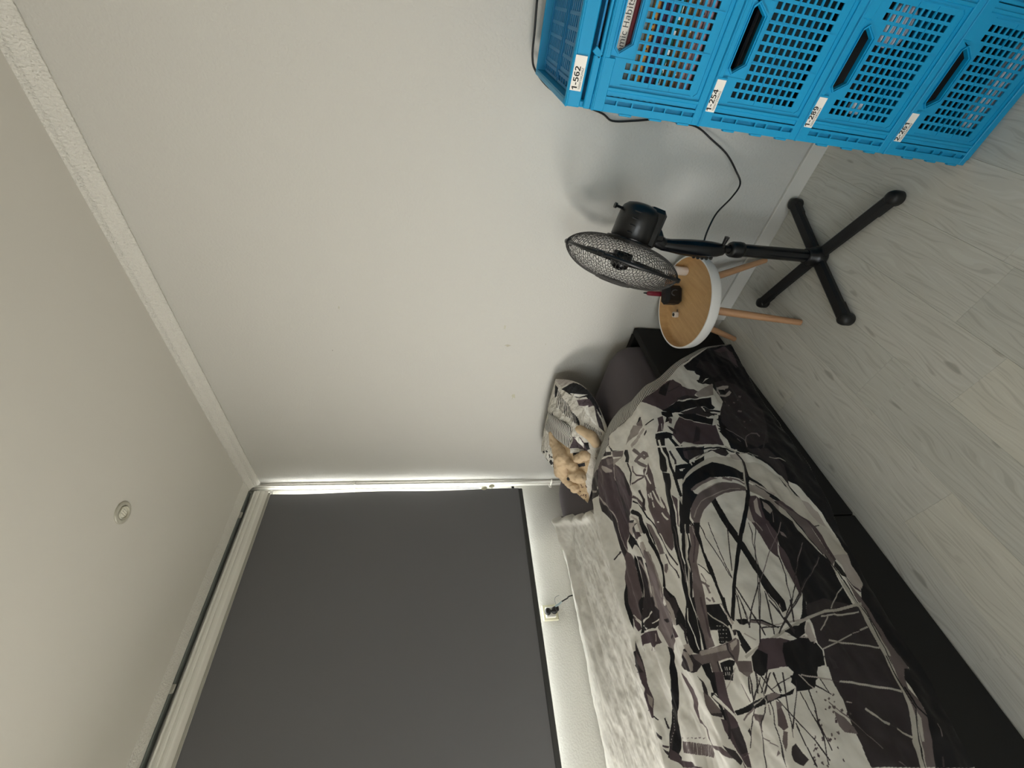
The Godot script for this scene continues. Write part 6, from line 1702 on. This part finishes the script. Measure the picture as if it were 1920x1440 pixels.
		if b[4] == "#":
			var rg := RandomNumberGenerator.new(); rg.seed = 60 + k2
			st = mb()
			for q in 26:
				box(st, Vector3(0.060 + q * 0.0080 + rg.randf() * 0.003, b[1] * (0.35 + 0.3 * rg.randf()), zf + 0.0002), Vector3(0.0016 + rg.randf() * 0.003, 0.002 + rg.randf() * 0.005, 0.0004))
			tag(put(st, "spine_marks", mat(b[5], 0.5), o), "", "", "", "stuff")
		elif b[4] != "":
			var sz := 0.0150 if b[1] < 0.0165 else 0.0165
			var tx := use_mesh(text_mesh(b[4], sz, 0.0004, b[1] < 0.0165), "spine_lettering", mat(b[5], 0.5), o, Vector3(CW / 2 + (0.0 if b[1] < 0.0165 else -0.0225), b[1] / 2 - 0.001, zf + 0.0004))
			if b[1] < 0.0165: tx.scale = Vector3(0.215 / maxf(tx.mesh.get_aabb().size.x, 0.01), 1.0, 1.0)
		k2 += 1
	# other contents
	var bag := base("black_bag", Vector3(2.548, 0.0185 + CH + 0.008, 0.285)); tag(bag, "crumpled black plastic bag inside the crate stickered 1-289", "bag")
	crumple(bag, Vector3(0.135, 0.118, 0.165), 0.02, 5, mat(rgb(12, 12, 13), 0.6), Vector3(0, 0.118, 0))
	bag = base("black_bag", Vector3(2.548, 0.0185 + 0.008, 0.27)); tag(bag, "crumpled black plastic bag inside the bottom blue crate", "bag")
	crumple(bag, Vector3(0.135, 0.116, 0.165), 0.02, 8, mat(rgb(12, 12, 13), 0.6), Vector3(0, 0.116, 0))
	bag = base("clear_bag", Vector3(2.56, 0.0185 + 0.008, 0.476)); tag(bag, "shiny white plastic bag low inside the bottom blue crate", "bag")
	crumple(bag, Vector3(0.105, 0.026, 0.018), 0.014, 15, mat(rgb(232, 230, 238), 0.2), Vector3(0, 0.034, 0))
	bag = base("clear_bag", Vector3(2.616, 0.0185 + CH + 0.112, 0.474)); tag(bag, "shiny white plastic bag high at the front of the crate stickered 1-289", "bag")
	crumple(bag, Vector3(0.038, 0.030, 0.016), 0.014, 25, mat(rgb(232, 230, 238), 0.2), Vector3(0, 0.03, 0))
	bag = base("clear_bag", Vector3(2.466, 0.0185 + CH + 0.118, 0.470)); tag(bag, "small bright plastic scrap behind the grid of the crate stickered 1-289", "bag")
	crumple(bag, Vector3(0.015, 0.018, 0.012), 0.010, 35, mat(rgb(236, 236, 240), 0.2), Vector3.ZERO)
	var bx := base("storage_box", Vector3(2.548, 0.0185 + CH * 2 + 0.0075, 0.28)); tag(bx, "dark teal box filling the crate stickered 1-254", "box")
	st = mb(); box(st, Vector3(0, 0.095, 0), Vector3(0.285, 0.19, 0.38), 0.006); put(st, "body", mat(rgb(14, 44, 50), 0.45), bx)
	st = mb(); box(st, Vector3(0, 0.196, 0), Vector3(0.289, 0.010, 0.384), 0.003); put(st, "lid", mat(rgb(12, 15, 20), 0.4), bx)

func crumple(parent: Node3D, rad: Vector3, amp: float, sd: int, m: Material, off: Vector3):
	var n := noise(16.0, sd, 3); var st := mb(); var rows := []
	for i in 21:
		var r := []
		for j in 30:
			var th := PI * i / 20.0; var ph := TAU * j / 30.0
			var d := Vector3(sin(th) * cos(ph), -cos(th), sin(th) * sin(ph))
			var q := Vector3(signf(d.x) * pow(absf(d.x), 0.6), signf(d.y) * pow(absf(d.y), 0.6), signf(d.z) * pow(absf(d.z), 0.6))
			var e := 1.0 - amp * 4.0 * absf(n.get_noise_3dv(d * 0.25 * 1.5))
			r.append(off + q * rad * e)
		rows.append(r)
	grid(st, rows, [], true, true)
	put(st, "bag_film", m, parent)

func sticker(c: Node3D, s: String, at: Vector3):
	var st := mb(); box(st, Vector3.ZERO, Vector3(0.061, 0.0255, 0.0006), 0.0002)
	var o := put(st, "sticker", M.sticker, c, at)
	use_mesh(text_mesh(s, 0.0168, 0.0003, true), "number", M.ink, o, Vector3(-0.0085, 0.0030, 0.0005))
	use_mesh(text_mesh("1000" + s.replace("-", "") + "062", 0.0055, 0.0003), "small_number", M.ink, o, Vector3(-0.0085, -0.0078, 0.0005))

func build_small():
	build_toy()

func paint_pillow(im: Image):
	PC["tan"] = rgb(178, 154, 120)
	PC["brown"] = rgb(86, 62, 48)
	pg("k", [27,28,37,74,76,85,89,76,68,62,47,46], im, 1.0)
	pg("k", [146,100,164,117,182,132,219,105,195,104,169,103], im, 1.0)
	pg("l", [6,6,0,56,1,103,1,141,0,172,10,146,19,122,28,94,18,53], im, 1.0)
	pg("k", [37,107,13,141,3,158,1,217,1,249,0,277,0,307,0,334,0,359,0,384,1,407,1,429,3,450,5,423,6,397,8,368,10,335,12,299,26,273,38,245,42,198,41,154], im, 1.0)
	pg("w", [38,185,31,216,23,245,14,272,6,295,28,263,42,218], im, 1.0)
	pg("p", [45,253,32,278,19,302,8,322,8,368,32,343,51,290], im, 1.0)
	pg("q", [5,359,6,388,8,414,8,440,9,466,14,486,23,504,33,462,26,443,19,423,14,403,9,382], im, 1.0)
	pg("w", [47,307,23,341,37,371,37,400,37,429,38,456,45,422,46,395,46,368,47,340], im, 1.0)
	pg("p", [183,323,149,377,150,403,153,427,155,450,185,447,201,411,221,371,257,316,219,320], im, 1.0)
	pg("w", [183,334,150,367,155,394,160,420,185,421,183,393,183,364], im, 1.0)
	pg("k", [151,416,132,441,151,465,171,448], im, 1.0)
	pg("k", [50,81,82,100,123,131,122,136,81,105,49,86], im, 1.0)
	pg("k", [55,98,86,119,124,148,123,153,85,123,54,103], im, 1.0)
	pg("k", [60,114,90,136,126,164,123,169,89,141,59,119], im, 1.0)
	pg("k", [64,130,94,153,126,180,124,183,92,157,64,135], im, 1.0)
	pg("k", [69,145,96,169,126,196,124,200,95,173,68,150], im, 1.0)
	pg("k", [73,160,100,185,127,210,124,214,98,190,72,164], im, 1.0)
	pg("k", [77,175,103,200,127,226,124,230,100,205,76,178], im, 1.0)
	pg("k", [80,190,104,217,126,241,124,244,103,219,78,192], im, 1.0)
	pg("k", [83,203,107,231,126,255,123,259,104,235,81,207], im, 1.0)
	pg("k", [86,217,108,246,124,269,123,272,107,249,85,221], im, 1.0)
	pg("k", [89,230,109,260,124,284,122,286,108,264,87,234], im, 1.0)
	pg("k", [91,244,110,276,123,298,121,300,108,278,89,248], im, 1.0)
	pg("k", [94,257,112,290,121,312,118,316,109,293,91,260], im, 1.0)
	pg("k", [95,269,112,304,119,326,117,329,109,308,92,273], im, 1.0)
	pg("k", [96,284,112,318,118,339,115,341,109,322,94,286], im, 1.0)
	pg("k", [98,296,113,331,115,353,113,354,109,335,95,299], im, 1.0)
	pg("k", [99,309,113,345,114,366,110,368,109,349,96,312], im, 1.0)
	pg("k", [82,370,100,375,99,377,80,375], im, 1.0)
	pg("k", [78,381,96,386,94,390,77,385], im, 1.0)
	pg("k", [74,393,91,398,90,400,72,397], im, 1.0)
	pg("k", [71,404,87,409,85,412,68,408], im, 1.0)
	pg("k", [67,414,82,421,80,423,64,418], im, 1.0)
	pg("k", [63,426,77,431,76,434,60,429], im, 1.0)
	pg("k", [59,436,73,441,71,445,56,439], im, 1.0)
	pg("k", [55,447,68,453,65,456,53,449], im, 1.0)
	pg("k", [51,456,63,463,62,466,49,459], im, 1.0)
	pg("k", [47,466,59,474,56,476,45,468], im, 1.0)
	pg("k", [44,476,55,482,53,485,41,479], im, 1.0)
	pg("k", [40,485,51,491,49,494,37,488], im, 1.0)
	pg("tan", [273,108,268,148,266,185,264,218,262,252,260,284,257,316,248,358,240,398,214,423,190,448,214,470,241,472,269,474,298,475,326,476,357,477,382,488,411,498,441,507,477,512,507,512,504,498,506,467,503,439,499,411,498,381,497,350,495,318,495,289,495,258,495,227,495,195,444,207,395,216,373,194,353,172,335,148,313,135,293,122], im, 1.0)
	pg("w", [257,326,226,385,246,381,268,340], im, 1.0)
	pg("k", [259,353,234,388,254,389,269,371], im, 1.0)
	pg("k", [325,371,298,399,273,426,249,450,266,459,294,429,325,395], im, 1.0)
	pg("brown", [452,355,439,352,448,343,462,346], im, 1.0)
	pg("brown", [462,495,447,500,445,495,461,490], im, 1.0)
	pg("brown", [423,422,417,409,426,403,432,417], im, 1.0)
	pg("brown", [475,481,454,489,453,484,474,476], im, 1.0)
	pg("brown", [506,458,467,476,467,471,504,453], im, 1.0)
	pg("brown", [488,436,466,440,475,431,500,423], im, 1.0)
	pg("brown", [413,402,414,420,407,423,404,407], im, 1.0)
	pg("brown", [434,422,425,436,417,438,426,422], im, 1.0)
	pg("brown", [472,490,468,490,472,485,476,485], im, 1.0)
	pg("brown", [438,436,439,423,450,418,448,432], im, 1.0)
	pg("brown", [452,409,422,427,421,422,449,404], im, 1.0)
	pg("brown", [435,398,422,402,425,394,438,390], im, 1.0)
	pg("brown", [444,468,444,459,453,456,454,465], im, 1.0)
	pg("brown", [498,486,509,495,507,499,489,493], im, 1.0)
	pg("brown", [454,497,475,495,474,500,453,500], im, 1.0)
	pg("brown", [503,441,502,430,500,429,502,440], im, 1.0)
	pg("brown", [423,395,448,391,441,400,418,403], im, 1.0)
	pg("brown", [416,376,417,355,427,350,425,371], im, 1.0)
	pg("brown", [404,467,393,458,400,453,411,462], im, 1.0)
	pg("brown", [395,495,382,486,388,482,400,491], im, 1.0)
	pg("brown", [386,441,397,427,403,429,393,443], im, 1.0)
	pg("brown", [418,465,408,477,402,476,412,463], im, 1.0)
	pg("w", [504,32,423,99,367,144,376,186,388,226,430,219,495,194,495,135,498,86], im, 1.0)
	pg("k", [498,89,497,114,482,127,475,109], im, 1.0)
	pg("k", [459,54,463,68,440,90,436,76], im, 1.0)
	pg("k", [498,85,497,100,506,94,475,107], im, 1.0)
	pg("k", [438,204,441,223,425,235,422,216], im, 1.0)
	pg("k", [445,199,458,214,440,230,429,213], im, 1.0)
	pg("k", [417,139,436,149,422,164,404,153], im, 1.0)
	pg("k", [468,195,494,196,509,186,449,212], im, 1.0)
	pg("k", [447,185,456,201,438,216,430,199], im, 1.0)
	pg("k", [456,162,498,154,462,186,439,178], im, 1.0)
	pg("k", [405,204,417,225,404,236,393,216], im, 1.0)
	pg("k", [409,166,409,185,395,194,397,175], im, 1.0)
	pg("k", [444,208,454,214,438,230,429,222], im, 1.0)
	pg("k", [447,160,511,136,445,192,430,176], im, 1.0)
	pg("k", [425,95,418,118,403,128,408,107], im, 1.0)
const TOY_CAPS := [[0.506, 0.293, 0.564, 0.388, 0.02, 0.028], [0.564, 0.388, 0.619, 0.576, 0.028, 0.044], [0.634, 0.574, 0.782, 0.614, 0.044, 0.042], [0.639, 0.607, 0.607, 0.772, 0.03, 0.026], [0.501, 0.787, 0.401, 0.87, 0.022, 0.026], [0.692, 0.812, 0.657, 0.882, 0.036, 0.036], [0.832, 0.652, 0.86, 0.842, 0.03, 0.026]]
const TOY_ARM := [[0.223, 0.714, 0.168, 0.885, 0.022, 0.025], [0.168, 0.885, 0.185, 0.95, 0.025, 0.025]]
const EYE := Vector2(0.714, 0.802)
const FAN_C := Vector3(1.9351, 0.7879, 0.3050)
